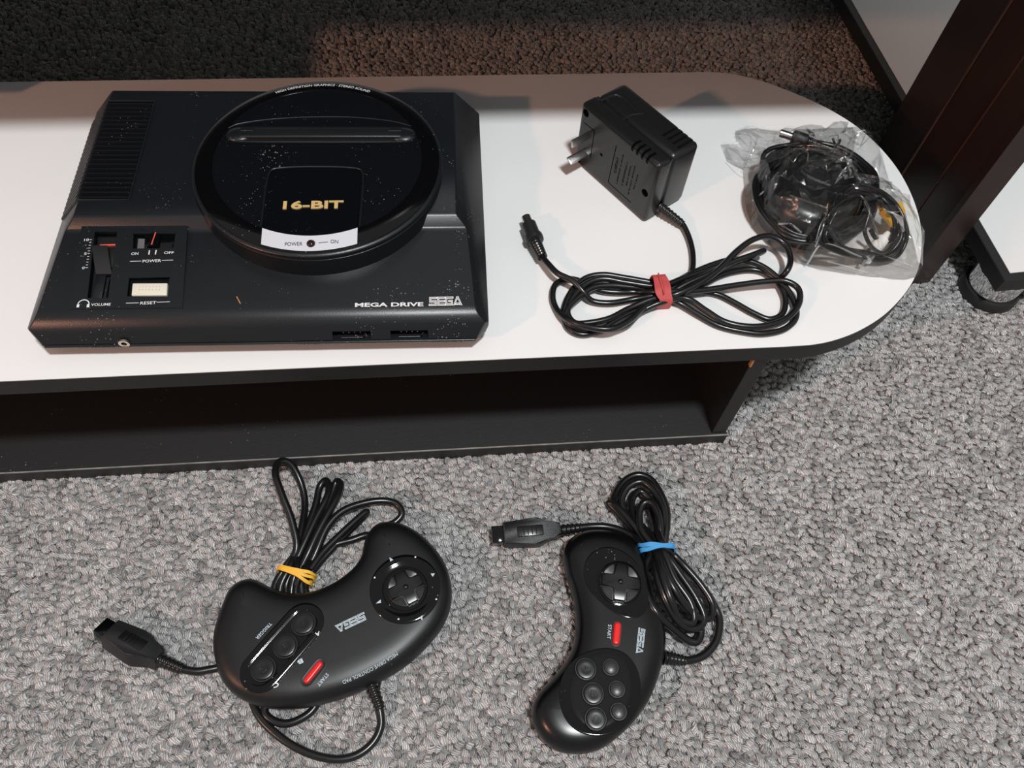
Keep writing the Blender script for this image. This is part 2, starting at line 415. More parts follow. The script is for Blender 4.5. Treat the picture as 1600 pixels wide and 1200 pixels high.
# ================================================================== STAND
stand = thing('low_stand', 'long low stand with white top, black edges and rounded end', 'stand', MS.copy())
end = [(233.4, 556.1), (256.9, 551.8), (280, 541.5), (304.9, 524.5), (326, 506), (342.8, 484.5), (354, 460), (360.3, 434), (361.3, 405.4), (357.5, 378), (351, 358.4), (342.5, 340.1), (332.6, 326), (319.1, 311.9), (300.3, 297), (279.2, 285.6), (261.3, 279.4), (246.4, 276.6), (225, 275.8)]
endc = catmull([Vector((x, y, 0)) for x, y in end], 5)
bo = [Vector((-640, 275.4, 0))] + [Vector((210, 275.8, 0))] + list(reversed(endc)) + [Vector((210, 555.6, 0)), Vector((-640, 555, 0))]
bo = [(v.x * MM, v.y * MM) for v in bo]
obj('board_core', prism(bo, (TB - 15) * MM, (TB - .5) * MM), M_edge, stand, smooth=30, local=True, label='black edge banding of the top board')
cx_ = sum(v[0] for v in bo) / len(bo)
wt = inset([Vector(v) for v in bo], .0004)
obj('white_top', prism([(v.x, v.y) for v in wt], (TB - .5) * MM, TB * MM), M_white, stand, smooth=30, local=True)
zs0 = 12.5 * MM
obj('side_panel', boxbm(.209, .2205, .277, .548, zs0 - .0002, (TB - 15) * MM + .0002, .0004, 1), M_edge, stand, local=True)
obj('side_panel', boxbm(-.60, -.588, .277, .548, zs0 - .0002, (TB - 15) * MM + .0002, .0004, 1), M_edge, stand, local=True)
obj('bottom_shelf', boxbm(-.60, .2215, .2755, .548, -.0015, zs0, .0003, 1), M_shelf, stand, local=True)
obj('shelf_edge', boxbm(-.60, .2217, .2748, .2758, -.0015, zs0 - .0009), M_edge, stand, local=True)
obj('worn_edge_line', boxbm(-.60, .2215, .2748, .2756, zs0 - .0009, zs0 + .0001), M_worn, stand, local=True)
obj('back_panel', boxbm(-.60, .2205, .544, .548, zs0, (TB - 15) * MM), M_shelf, stand, local=True)
obj('shelf_pin', lathe([(.0016, 0), (.0016, .010), (.0011, .0112), (0, .0113)], 12, Matrix.Translation((.209, .300, .1115)) @ Matrix.Rotation(-math.pi / 2, 4, 'Y')), M_brass, stand, smooth=40, local=True)
obj('chipped_corner', prism([(.2088, .2765), (.2102, .2765), (.2100, .2780), (.2087, .279)], .111, .1206), M_chip, stand, local=True)

# ================================================================== CONSOLE
MC = Matrix.Translation((-.15666, .27214, TB * MM)) @ Rz(math.radians(7.56)); MCI = MC.inverted()
con = thing('game_console', 'black game console with round glossy ring and cartridge flap on white stand', 'game console', MC.copy())
def cl(px, z):                                            # pixel -> console frame (m) at z mm above the stand
    return MCI @ at(px, TB + z)
PP = MC @ Vector((0, .012, .0297)); PN = (MC.to_3x3() @ Vector((0, -5.6, 60))).normalized()
pk = lambda px: at_plane(px, PP, PN)
zc = Z(120, 340, 8.57)
def pit(quad, depth):
    q = [MCI @ pk(c) for c in quad]; nl = MCI.to_3x3() @ PN; b2 = bmesh.new()
    t2 = [b2.verts.new(v + nl * .005) for v in q]; b3 = [b2.verts.new(v - nl * depth) for v in q]
    b2.faces.new(t2); b2.faces.new(b3[::-1])
    for i in range(4): b2.faces.new((t2[i], b3[i], b3[(i + 1) % 4], t2[(i + 1) % 4]))
    bmesh.ops.recalc_face_normals(b2, faces=b2.faces); return b2
vs = [zc(240, 190), zc(540, 190), zc(418, 1075), zc(140, 1075)]
pw = [zc(757, 215), zc(1320, 215), zc(1290, 405), zc(750, 415)]
rs = [zc(700, 810), zc(1245, 795), zc(1215, 1055), zc(672, 1055)]
prof = [(-4, 11.2), (-6.4, 11.6), (-6.2, 13.4), (-4.4, 17), (-2.8, 20), (-.4, 23.6), (2.4, 26.6), (5.2, 28.2), (8.5, 29.0), (66.5, 32.6), (69.0, 33.4), (73.6, 39.2), (75.5, 40), (194.5, 40), (195.6, 39), (195.8, 37), (195.8, 11.2)]
bm = bmesh.new()
A = [bm.verts.new((-.140, y * MM, z * MM)) for y, z in prof]; B = [bm.verts.new((.140, y * MM, z * MM)) for y, z in prof]
n = len(prof); bm.faces.new(A); bm.faces.new(B[::-1])
for i in range(n): bm.faces.new((A[i], A[(i + 1) % n], B[(i + 1) % n], B[i]))
def cutp(co, no):
    r = bmesh.ops.bisect_plane(bm, geom=list(bm.verts) + list(bm.edges) + list(bm.faces), plane_co=co, plane_no=no, clear_outer=True, dist=1e-7)
    es = [g for g in r['geom_cut'] if isinstance(g, bmesh.types.BMEdge)]; bmesh.ops.contextual_create(bm, geom=es)
for s in (-1, 1):
    cutp((s * .140, 0, .020), Vector((s * 1, 0, .95)).normalized())
    cutp((s * .140, .0020, .0), Vector((s * 1, -1, 0)).normalized())
    cutp((s * .140, 0, .0155), Vector((s * 1, 0, -.45)).normalized())
bmesh.ops.recalc_face_normals(bm, faces=bm.faces)
sharp = [e for e in bm.edges if len(e.link_faces) == 2 and e.calc_face_angle() > math.radians(32)]
bmesh.ops.bevel(bm, geom=sharp, offset=.0007, segments=2, affect='EDGES', profile=.5)
vent_x0, vent_x1, vent_y0, vent_y1 = -.124, -.0898, .0885, .1825
cuts = [boxbm(-.20, vent_x1, vent_y0, vent_y1, .0382, .06)]
# the sloping side is ribbed too: shallow cut along the slope
sl = Matrix.Translation((-.1310, 0, .0300)) @ Matrix.Rotation(-math.atan2(1, .95), 4, 'Y')
cuts = [boxbm(-.1245, vent_x1, vent_y0, vent_y1, .0368, .06)]
p1 = (cl((520.6, 522), 15), cl((579.8, 522), 15)); p2 = (cl((610.7, 521), 15), cl((669, 521), 15))
cuts += [pit(vs, .0046), pit(pw, .0040), pit(rs, .0026)]
for a, b in (p1, p2): cuts.append(boxbm(a.x, b.x, -.016, .0025, .0130, .0192))
jk = cl((195.5, 533), 14)
cuts.append(boxbm(-.2, .2, -.03, -.0056, .0134, .0139))
cuts.append(lathe([(.0018, -.02), (.0018, .004)], 16, Matrix.Translation((jk.x, 0, .0146)) @ Matrix.Rotation(-math.pi / 2, 4, 'X')))
me = boolean(bm, cuts)
obj('upper_shell', me, M_con, con, smooth=32, local=True)
obj('lower_shell', boxbm(-.1180, .1180, .020, .180, .0015, .0118, .001, 1), M_con, con, local=True)
obj('base_lip', boxbm(-.1315, .1315, -.0068, .003, .0108, .0128, .0006, 2), M_con, con, local=True)
for fx in (-.105, .105):
    for fy_ in (.022, .172): obj('rubber_foot', lathe([(.006, 0), (.0065, .0004), (.0065, .0035), (.006, .004)], 20, Matrix.Translation((fx, fy_, -.0001))), M_dark, con, local=True)
# vent ribs: each runs over the deck and folds down the sloping side
ribc = [(-.0905, .0397), (-.1215, .0399), (-.1235, .0388), (-.1375, .0240), (-.1402, .0205)]
NR = 22
for i in range(NR):
    y = vent_y0 + .0022 + (vent_y1 - vent_y0 - .0044) * i / (NR - 1); hw = .00105
    V = []; Fc = []
    for (x, z) in ribc:
        V += [(x, y - hw, z - .0025), (x, y - hw * .55, z + .0005), (x, y + hw * .55, z + .0005), (x, y + hw, z - .0025)]
    for k in range(len(ribc) - 1):
        for j in range(3): Fc.append((k * 4 + j, k * 4 + j + 1, k * 4 + 5 + j, k * 4 + 4 + j))
    Fc += [(0, 1, 2, 3), tuple(len(V) - 4 + j for j in (3, 2, 1, 0))]
    obj('vent_rib', (V, Fc), M_con, con, local=True)
obj('vent_frame', tube([(-.122, vent_y1 + .0004, .0402), (vent_x1 + .0004, vent_y1 + .0004, .0402), (vent_x1 + .0004, vent_y0 - .0004, .0402), (-.122, vent_y0 - .0004, .0402)], .0007, 6), M_con, con, local=True)

# --- round turret
RC = Vector((.031, .1132, 0)); TR = Matrix.Translation(RC)
lp = lambda P: [(r * MM, z * MM) for r, z in P]
def conez(r): return 50.2 + (79.2 - r) * (2.5 / 11.0)
obj('turret_wall', lathe(lp([(81.0, 27), (81.0, 44.5), (80.0, 45.2), (80.0, 46.0), (81.4, 46.5), (81.4, 48.3), (80.8, 49.0), (79.6, 49.4), (70, 49.4)]), 128, TR), M_con, con, smooth=32, local=True)
obj('gloss_ring', lathe(lp([(79.4, 49.2), (79.2, 50.1), (78.6, 50.4), (68.6, 52.65), (68.1, 52.5), (67.9, 51.9), (67.9, 50)]), 160, TR, caps=False), M_gloss, con, smooth=32, local=True)
obj('top_disc', lathe(lp([(68, 50), (67.9, 51.9), (64, 51.8), (40, 51.5), (0, 51.4)]), 128, TR), M_disc, con, smooth=32, local=True)
# cartridge flap
fy = .1385
slotz = .0530
def bead(pts, r, name='moulded_line', m=None): return obj(name, tube(catmull(pts, 6), r, 6), m or M_disc, con, smooth=60, local=True)
a, b = cl((375, 213), 52.5), cl((628, 210), 52.5)
ym = (a.y + b.y) / 2
flap = obj('cartridge_flap', boolean(boxbm(a.x, b.x, ym - .0030, ym + .0060, .0500, .0542, .0012, 3), []), mat('flap_plastic', (.0066, .0082, .0104, 1), .4, bump=.2, bumpscale=1800), con, smooth=40, local=True)
obj('flap_slot', boxbm(a.x - .002, b.x + .002, ym - .0060, ym + .0100, .0490, .0519, .0008, 1), M_dark, con, local=True)
for x, s in ((a.x, -1), (b.x, 1)):
    cap = obj('flap_hinge_cap', lathe(lp([(7.0, 0), (6.7, 1.2), (5.6, 2.1), (3.2, 2.8), (0, 3.0)]), 32, Matrix.Translation((x + s * .0010, ym + .0014, .0510)) @ Matrix.Scale(1.25, 4, (1, 0, 0)) @ Matrix.Scale(1.0, 4, (0, 1, 0))), M_con, con, smooth=60, local=True)
    obj('flap_latch', boxbm(min(x, x - s * .009), max(x, x - s * .009), ym + .0020, ym + .0056, .0525, .0548, .0004, 1), M_con, flap, local=True)
M_lineg = M_con
bead([cl(q, 51.9) for q in ((357, 200), (372, 194), (430, 186), (495, 183), (560, 184), (615, 190), (643, 197))], .0004, m=M_lineg)
# 16-bit plate on the disc, silver strip on the ring
px0, px1 = RC.x - .0293, RC.x + .0287
ytop = .1028; out = []
for k in range(7):
    t = math.pi / 2 * k / 6; out.append((px1 - .005 + .005 * math.sin(t), ytop - .005 + .005 * math.cos(t)))
for k in range(25):
    x = px1 + (px0 - px1) * k / 24; out.append((x, RC.y - math.sqrt(.0679 ** 2 - (x - RC.x) ** 2)))
for k in range(7):
    t = math.pi / 2 * k / 6; out.append((px0 + .005 - .005 * math.cos(t), ytop - .005 + .005 * math.sin(t)))
obj('badge_plate', prism(out, .0510, .0526, .0004, 1), mat('plate_gloss_plastic', (.003, .0036, .0048, 1), .14, dust=1.0, dustscale=760), con, smooth=30, local=True)
fr_ = [(px0 - .0012, RC.y - .0605)] + [(px0 - .0012, ytop - .006), (px0 + .0005, ytop - .0006), (px0 + .006, ytop + .0011), (RC.x, ytop + .0022), (px1 - .006, ytop + .0011), (px1 - .0005, ytop - .0006), (px1 + .0012, ytop - .006), (px1 + .0012, RC.y - .0605)]
bead([(x, y, .0522) for x, y in fr_], .0007, 'badge_frame', M_con)
V = []; Fc = []
for k in range(33):
    x = px0 + (px1 - px0) * k / 32 - RC.x
    for j in range(5):
        r = 68.4 + (78.6 - 68.4) * j / 4; y = -math.sqrt((r * MM) ** 2 - x * x); V.append((RC.x + x, RC.y + y, conez(r) * MM + .0006))
    if k:
        for j in range(4): Fc.append(((k - 1) * 5 + j, k * 5 + j, k * 5 + j + 1, (k - 1) * 5 + j + 1))
ss = obj('silver_strip', (V, Fc), M_silver, con, smooth=60, local=True)
def on_cone(q):
    l = MCI @ q; r = math.hypot(l.x - RC.x, l.y - RC.y) / MM; l.z = conez(r) * MM + .0009; return MC @ l
put_text('POWER', at((445, 384.5), TB + 51.5), at((472.5, 384.5), TB + 51.5), UP, .0024, M_blackink, ss, fix=on_cone)
put_text('ON', at((516.5, 381), TB + 51.5), at((528.5, 381), TB + 51.5), UP, .0024, M_blackink, ss, fix=on_cone)
a, b = MCI @ on_cone(at((498, 381), TB + 51.5)), MCI @ on_cone(at((513, 379.5), TB + 51.5))
strip(MC @ a, MC @ b, .0003, UP, M_blackink, ss)
l = MCI @ on_cone(at((486, 381.5), TB + 51.5))
obj('power_light', lathe(lp([(2.6, -.6), (2.6, .2), (2.1, .9), (1.1, 1.4), (0, 1.5)]), 24, Matrix.Translation(l)), mat('smoked_lens', (.02, .008, .008, 1), .08), con, smooth=50, local=True)
put_text('16-BIT', at((442, 327), TB + 52.6), at((536.5, 325.5), TB + 52.6), UP, .0064, M_gold, con, bold=.028, extrude=.06, lift=.0003, name='gold_lettering')
# curved line of print on the far side of the ring
V, Fc = glyphs('HIGH DEFINITION GRAPHICS · STEREO SOUND', .012)
wl = cl((432, 147), 51.5); wr = cl((577, 146), 51.5)
a0 = math.atan2(wl.y - RC.y, wl.x - RC.x); a1 = math.atan2(wr.y - RC.y, wr.x - RC.x)
VV = []
for v in V:
    r = 71.6 + v.y * 2.9; t = a0 + (a1 - a0) * v.x; VV.append((RC.x + r * MM * math.cos(t), RC.y + r * MM * math.sin(t), conez(r) * MM + .0006))
obj('ring_lettering', (VV, Fc), M_ink, con, local=True)

# --- sloping front deck: maker's print
DP = MC @ Vector((0, .009, .02903)); DN = (MC.to_3x3() @ Vector((0, -3.6, 58))).normalized()
dk = lambda px: at_plane(px, DP, DN)
put_text('MEGA DRIVE', dk((554.5, 479.6)), dk((661.5, 478.4)), DN, .0029, M_ink, con, bold=.03)
logo(dk((671, 478.2)), dk((721, 477)), DN, .0066, M_ink, M_con, con)
# --- raised control panel
pc = [MCI @ pk(q) for q in ((128, 350.5), (293.5, 347.5), (285, 481), (107, 483))]
bm = bmesh.new(); t = [bm.verts.new(v) for v in pc]; bt = [bm.verts.new((v.x, v.y, .024)) for v in pc]
bm.faces.new(t); bm.faces.new(bt[::-1])
for i in range(4): bm.faces.new((t[i], bt[i], bt[(i + 1) % 4], t[(i + 1) % 4]))
bmesh.ops.recalc_face_normals(bm, faces=bm.faces)
me = boolean(bm, [pit(vs, .0046), pit(pw, .0040), pit(rs, .0026)])
cpn = obj('control_panel', me, M_con, con, local=True)
def slab(quad, z0, z1, name, m, parent, bev=.0003):
    """block over a pixel quad on the panel plane, z0..z1 m along the panel normal"""
    q = [MCI @ pk(c) for c in quad]; nl = MCI.to_3x3() @ PN; b2 = bmesh.new()
    t2 = [b2.verts.new(v + nl * z1) for v in q]; b3 = [b2.verts.new(v + nl * z0) for v in q]
    b2.faces.new(t2); b2.faces.new(b3[::-1])
    for i in range(4): b2.faces.new((t2[i], b3[i], b3[(i + 1) % 4], t2[(i + 1) % 4]))
    if bev: bmesh.ops.bevel(b2, geom=list(b2.edges), offset=bev, segments=2, affect='EDGES', profile=.5)
    return obj(name, b2, m, parent, smooth=40, local=True)
slab([zc(250, 210), zc(530, 210), zc(415, 1060), zc(145, 1060)], -.0046, -.0043, 'slider_bed', M_dark, con, 0)
# slider: a curved finger saddle
nl = MCI.to_3x3() @ PN; q = [MCI @ pk(c) for c in (zc(222, 395), zc(425, 395), zc(462, 745), zc(250, 745))]
V = []; Fc = []
for k in range(9):
    t = k / 8; hgt = .0019 - .0034 * t * t + .0006 * t
    l_, r_ = q[0].lerp(q[3], t), q[1].lerp(q[2], t)
    V += [l_ - nl * .0034, l_ + nl * hgt, r_ + nl * hgt, r_ - nl * .0034]
    if k:
        for j in range(3): Fc.append(((k - 1) * 4 + j, (k - 1) * 4 + j + 1, k * 4 + j + 1, k * 4 + j))
Fc += [(0, 1, 2, 3), (35, 34, 33, 32)]
vsl = obj('volume_slider', (V, Fc), M_knob, con, smooth=40, local=True)
slab([zc(300, 345), zc(528, 337), zc(528, 356), zc(300, 366)], -.0032, -.0012, 'slider_mark', M_redmark, vsl, 0)
slab([zc(330, 375), zc(520, 365), zc(490, 640), zc(430, 640)], -.0034, -.0018, 'slider_arm', M_knob, vsl)
slab([zc(240, 735), zc(375, 735), zc(310, 1060), zc(180, 1060)], -.0034, -.0022, 'slider_tail', M_con, vsl)
slab([zc(400, 790), zc(425, 790), zc(375, 1060), zc(345, 1060)], -.0034, -.0015, 'slider_rail', M_con, vsl, 0)
slab([zc(805, 255), zc(905, 258), zc(885, 415), zc(790, 412)], -.0034, -.0022, 'switch_bed', M_greyp, con, 0)
sw = slab([zc(905, 225), zc(1300, 225), zc(1270, 400), zc(890, 400)], -.0034, -.0010, 'power_switch', M_gloss, con)
q = [MCI @ pk(c) for c in (zc(965, 235), zc(1130, 235), zc(1105, 400), zc(930, 400))]; V = []; Fc = []
for k in range(9):
    t = k / 8; hgt = -.0012 + .0040 * math.sin(math.pi * t) ** .8
    f_, b_ = q[3].lerp(q[2], t), q[0].lerp(q[1], t)
    V += [f_ - nl * .002, f_ + nl * hgt, b_ + nl * hgt, b_ - nl * .002]
    if k:
        for j in range(3): Fc.append(((k - 1) * 4 + j, (k - 1) * 4 + j + 1, k * 4 + j + 1, k * 4 + j))
Fc += [(0, 1, 2, 3), (35, 34, 33, 32)]
sh = obj('switch_ridge', (V, Fc), M_gloss, sw, smooth=60, local=True)
m_ = [MCI @ pk(zc(1022, 395)), MCI @ pk(zc(1050, 232))]
obj('switch_mark', boxbm(-.0003, .0003, -.0002, (m_[1] - m_[0]).length, 0, .0003, M=Matrix.Translation(m_[0] + nl * .00275) @ Rz(math.radians(-8)) @ Matrix.Rotation(math.atan2(5.6, 60), 4, 'X')), M_redmark, sw, local=True)
rb = slab([zc(750, 885), zc(1218, 882), zc(1207, 1045), zc(735, 1048)], -.0026, .0006, 'reset_button', M_ivory, con, .0005)
dm = []
for r_ in range(2):
    for k in range(7):
        c = MCI @ pk(zc(845 + k * 45 - r_ * 5, 932 + r_ * 40)) + nl * .0006
        dm.append(lathe([(.00030, -.0007), (.00030, .001)], 8, Matrix.Translation(c)))
rb.data = boolean(rb.data, [join(*dm)]); rb.data.name = 'reset_button'
T_ = lambda s, a, b, h, **k: put_text(s, pk(zc(*a)), pk(zc(*b)), PN, h, M_ink, con, **k)
T_('10', (98, 316), (160, 314), .0018, bold=.006); T_('5', (96, 501), (130, 500), .0018, bold=.006); T_('0', (70, 692), (105, 691), .0018, bold=.006)
T_('VOLUME', (190, 1184), (452, 1179), .0018, bold=.006)
T_('ON', (728, 503), (824, 498), .0019, bold=.006); T_('OFF', (1168, 489), (1298, 485), .0019, bold=.006)
T_('POWER', (880, 603), (1127, 594), .0020, bold=.006); T_('RESET', (848, 1166), (1062, 1158), .0020, bold=.006)
for i in range(11):
    t = i / 10; a = (172 - 54 * t, 297 + 375 * t); k = 33 if i % 5 == 0 else 28
    strip(pk(zc(*a)), pk(zc(a[0] + k, a[1])), .00032, PN, M_ink, con)
for a, b in (((715, 588), (865, 583)), ((1140, 574), (1292, 570)), ((660, 1147), (830, 1143)), ((1070, 1135), (1248, 1128))):
    strip(pk(zc(*a)), pk(zc(*b)), .00035, PN, M_ink, con)
for a, b in (((966, 496), (974, 440)), ((1053, 495), (1064, 436))): strip(pk(zc(*a)), pk(zc(*b)), .0007, PN, M_ink, con, 'printed_bar')
hc = pk(zc(88, 1168)); e1 = MC.to_3x3() @ Vector((1, 0, 0)); e2 = PN.cross(e1)
V = []; Fc = []
for k in range(13):
    t = math.pi * k / 12
    for r in (.0030, .0036): V.append(hc + e1 * (r * math.cos(t)) + e2 * (r * 1.05 * math.sin(t)) + PN * .00015)
    if k: Fc.append((2 * k - 2, 2 * k - 1, 2 * k + 1, 2 * k))
for s in (-1, 1):
    i = len(V)
    for x, y in ((2.2, -1.8), (3.7, -1.8), (3.7, .3), (2.2, .3)): V.append(hc + e1 * (s * x * MM) + e2 * (y * MM) + PN * .00015)
    Fc.append((i, i + 1, i + 2, i + 3))
obj('headphone_symbol', (V, Fc), M_ink, con)
# --- sockets on the front face
for a, b in (p1, p2):
    so = obj('pad_socket', boxbm(a.x + .004, b.x - .003, -.0002, .0027, .0133, .0186, .0008, 2), M_dark, con, smooth=40, local=True)
    rim = [(a.x + .003, .0045), (b.x - .002, .0045), (b.x - .0045, -.0) , (a.x + .0055, -.0)]
    obj('socket_shell', tube([(a.x + .005, -.0042, .0139), (b.x - .005, -.0042, .0139), (b.x - .003, -.0042, .0182)], .0005, 6), M_lineg, so, local=True)
    for k in range(4):
        x = a.x + .0065 + (b.x - a.x - .013) * k / 3
        obj('socket_pin', lathe([(.0004, 0), (.0004, .0022), (0, .0025)], 8, Matrix.Translation((x, -.0002, .0168)) @ Matrix.Rotation(math.pi / 2, 4, 'X')), M_metal, so, local=True)
obj('phones_jack', lathe([(.0017, 0), (.0017, .0012), (.0033, .0012), (.0033, 0)], 24, Matrix.Translation((jk.x, -.0056, .0146)) @ Matrix.Rotation(math.pi / 2, 4, 'X'), caps=False), M_brass, con, smooth=30, local=True)
for s, x0, x1 in (('PHONES', 144, 179), ('CONTROL 1', 464, 509), ('CONTROL 2', 676, 722)):
    a, b = cl((x0, 541), 12), cl((x1, 540), 12)
    put_text(s, MC @ Vector((a.x, -.0069, .0110)), MC @ Vector((b.x, -.0069, .0110)), MC.to_3x3() @ Vector((0, -1, 0)), .0017, M_blackink, con, lift=.0001)
# little wood splinter lying on the deck
a, b = dk((370, 464)), dk((376, 475)); tag(obj('wood_splinter', tube([a + DN * .0003, a.lerp(b, .5) + DN * .0005, b + DN * .0003], .00035, 6), M_chip), 'tiny orange splinter lying on the front of the black console', 'splinter')

# ================================================================== MAINS ADAPTER
E_, F_, G_ = (Vector((31, 465.6, 0)) * MM, Vector((84.7, 407.1, 0)) * MM, Vector((112.6, 432.9, 0)) * MM)
ax = (F_ - E_).normalized(); ay = Vector((-ax.y, ax.x, 0)); AL, AD, AH = (F_ - E_).length, .0405, .0545
MA = Matrix.Translation(E_ + UP * TB * MM) @ Matrix(((ax.x, ay.x, 0, 0), (ax.y, ay.y, 0, 0), (0, 0, 1, 0), (0, 0, 0, 1)))   # x along the pin face, y into the block
MAI = MA.inverted()
ad = thing('mains_adapter', 'black plug-in power adapter with bent metal pins and banded cord', 'power adapter', MA.copy())
def af(px): return MAI @ at_plane(px, MA @ Vector((0, 0, 0)), MA.to_3x3() @ Vector((0, -1, 0)))
def atop(px): return MAI @ at(px, TB + AH / MM)
body = boxbm(0, AL, 0, .0135, 0, AH, .0028, 4)
za = Z(800, 110, 5)
cuts = []
for q in (za(577, 333), za(1037, 957), za(515, 690)):
    l = af(q); cuts.append(lathe([(.0031, -.003), (.0031, .006)], 24, Matrix.Translation((l.x, 0, l.z)) @ Matrix.Rotation(-math.pi / 2, 4, 'X')))
notch = [af(za(945, 590)), af(za(1060, 690))]
for k in range(4):
    x = notch[0].x + (notch[1].x - notch[0].x) * k / 3; cuts.append(boxbm(x - .0011, x + .0011, -.003, .0075, AH - .0052, AH + .002))
for k in range(4):
    x = af(za(825 + k * 32, 1015 + k * 28)).x; cuts.append(boxbm(x - .0012, x + .0012, -.002, .004, -.001, .0022))
for line in (((565, 408), (645, 475), (612, 682)), ((815, 590), (752, 870), (775, 895), (925, 1030))):      # engraved outlines
    q = [af(za(*c)) for c in line]
    for a, b in zip(q, q[1:]):
        d = b - a; Mg = Matrix.Translation((a.x, 0, a.z)) @ Matrix.Rotation(-math.atan2(d.z, d.x), 4, 'Y')
        cuts.append(boxbm(-.0003, math.hypot(d.x, d.z) + .0003, -.002, .0009, -.0004, .0004, M=Mg))
l = af(za(698, 659)); cuts.append(lathe([(.0014, -.003), (.0014, .0012)], 16, Matrix.Translation((l.x, 0, l.z)) @ Matrix.Rotation(-math.pi / 2, 4, 'X')))
obj('front_cover', boolean(body, cuts), M_adp, ad, smooth=35, local=True)
rear = boxbm(.0004, AL - .0004, .0138, AD, .0003, AH - .0003, .0045, 4)
cuts = [boxbm(AL - .022 + k * .0050, AL - .0195 + k * .0050, AD - .017, AD + .01, AH - .003, AH + .01) for k in range(4)]
t0 = [atop(za(*q)) for q in ((690, 240), (820, 190), (975, 320), (860, 390))]
obj('rear_case', boolean(rear, cuts), M_adptop, ad, smooth=35, local=True)
obj('case_seam', boxbm(.0012, AL - .0012, .0132, .0142, .0012, AH - .0012), M_dark, ad, local=True)
obj('raised_corner', tube(catmull([v + Vector((0, 0, -.0003)) for v in t0[:3]], 5), .0009, 8), M_adptop, ad, smooth=60, local=True)
obj('raised_corner', tube(catmull([atop(za(860, 390)) - Vector((0, 0, .0003)), atop(za(920, 350)) - Vector((0, 0, .0003)), atop(za(1040, 330)) - Vector((0, 0, .0006))], 5), [.0009] * 4 + [.0008] * 3 + [.0007, .0006, .0005, .0003], 8), M_adptop, ad, smooth=60, local=True)
# pins
for root, rl, tilt, wd in ((za(575, 640), .0165, 112, .0063), (za(612, 500), .0178, -8, .0063)):
    l = af(root); Mp = Matrix.Translation((l.x, 0, l.z)) @ Matrix.Rotation(math.radians(tilt), 4, 'Y')
    obj('pin', boxbm(-.0008, .0008, -rl, .002, -wd / 2, wd / 2, .0005, 2, Mp), M_metal, ad, smooth=40, local=True)
za2 = Z(940, 220, 12)
rows = [((245, 620), (295, 345), 1), ((270, 800), (390, 260), 0), ((365, 820), (460, 415), 1), ((450, 830), (530, 480), 0), ((485, 1000), (615, 460), 0), ((590, 890), (660, 650), 0)]
put_text('CAUTION', MA @ af(za2(262, 620)), MA @ af(za2(312, 345)), MA.to_3x3() @ Vector((0, -1, 0)), .0021, M_adp, ad, bold=.02, lift=.0001, extrude=.14, name='moulded_lettering')
rnd = random.Random(3)
for (x0, y0), (x1, y1), bold in rows[1:]:
    V = []; Fc = []; a, b = af(za2(x0, y0)), af(za2(x1, y1)); d = (b - a); Ln = d.length; d.normalize(); u = Vector((d.z, 0, -d.x)); u = -u if u.x > 0 else u
    x = 0; hh = .0019 if bold else .0014
    while x < Ln:
        wdt = rnd.uniform(.0006, .0011)
        for _ in range(2):
            c0 = rnd.uniform(0, .6) * hh; i = len(V); xx = x + rnd.uniform(0, wdt * .6)
            for p_, q_ in ((0, 0), (.00028, 0), (.00045, .7), (.00015, .7)):
                v = a + d * (xx + p_) - u * (c0 * .4 + q_ * hh * .8); V += [MA @ Vector((v.x, -.00045, v.z)), MA @ Vector((v.x, .0002, v.z))]
            Fc += [(i, i + 2, i + 4, i + 6)] + [(i + 2 * m, i + 2 * m + 1, i + (2 * m + 3) % 8, i + (2 * m + 2) % 8) for m in range(4)]
        x += wdt + .0004 + (.0012 if rnd.random() < .15 else 0)
    obj('moulded_lettering', (V, Fc), M_adp, ad)
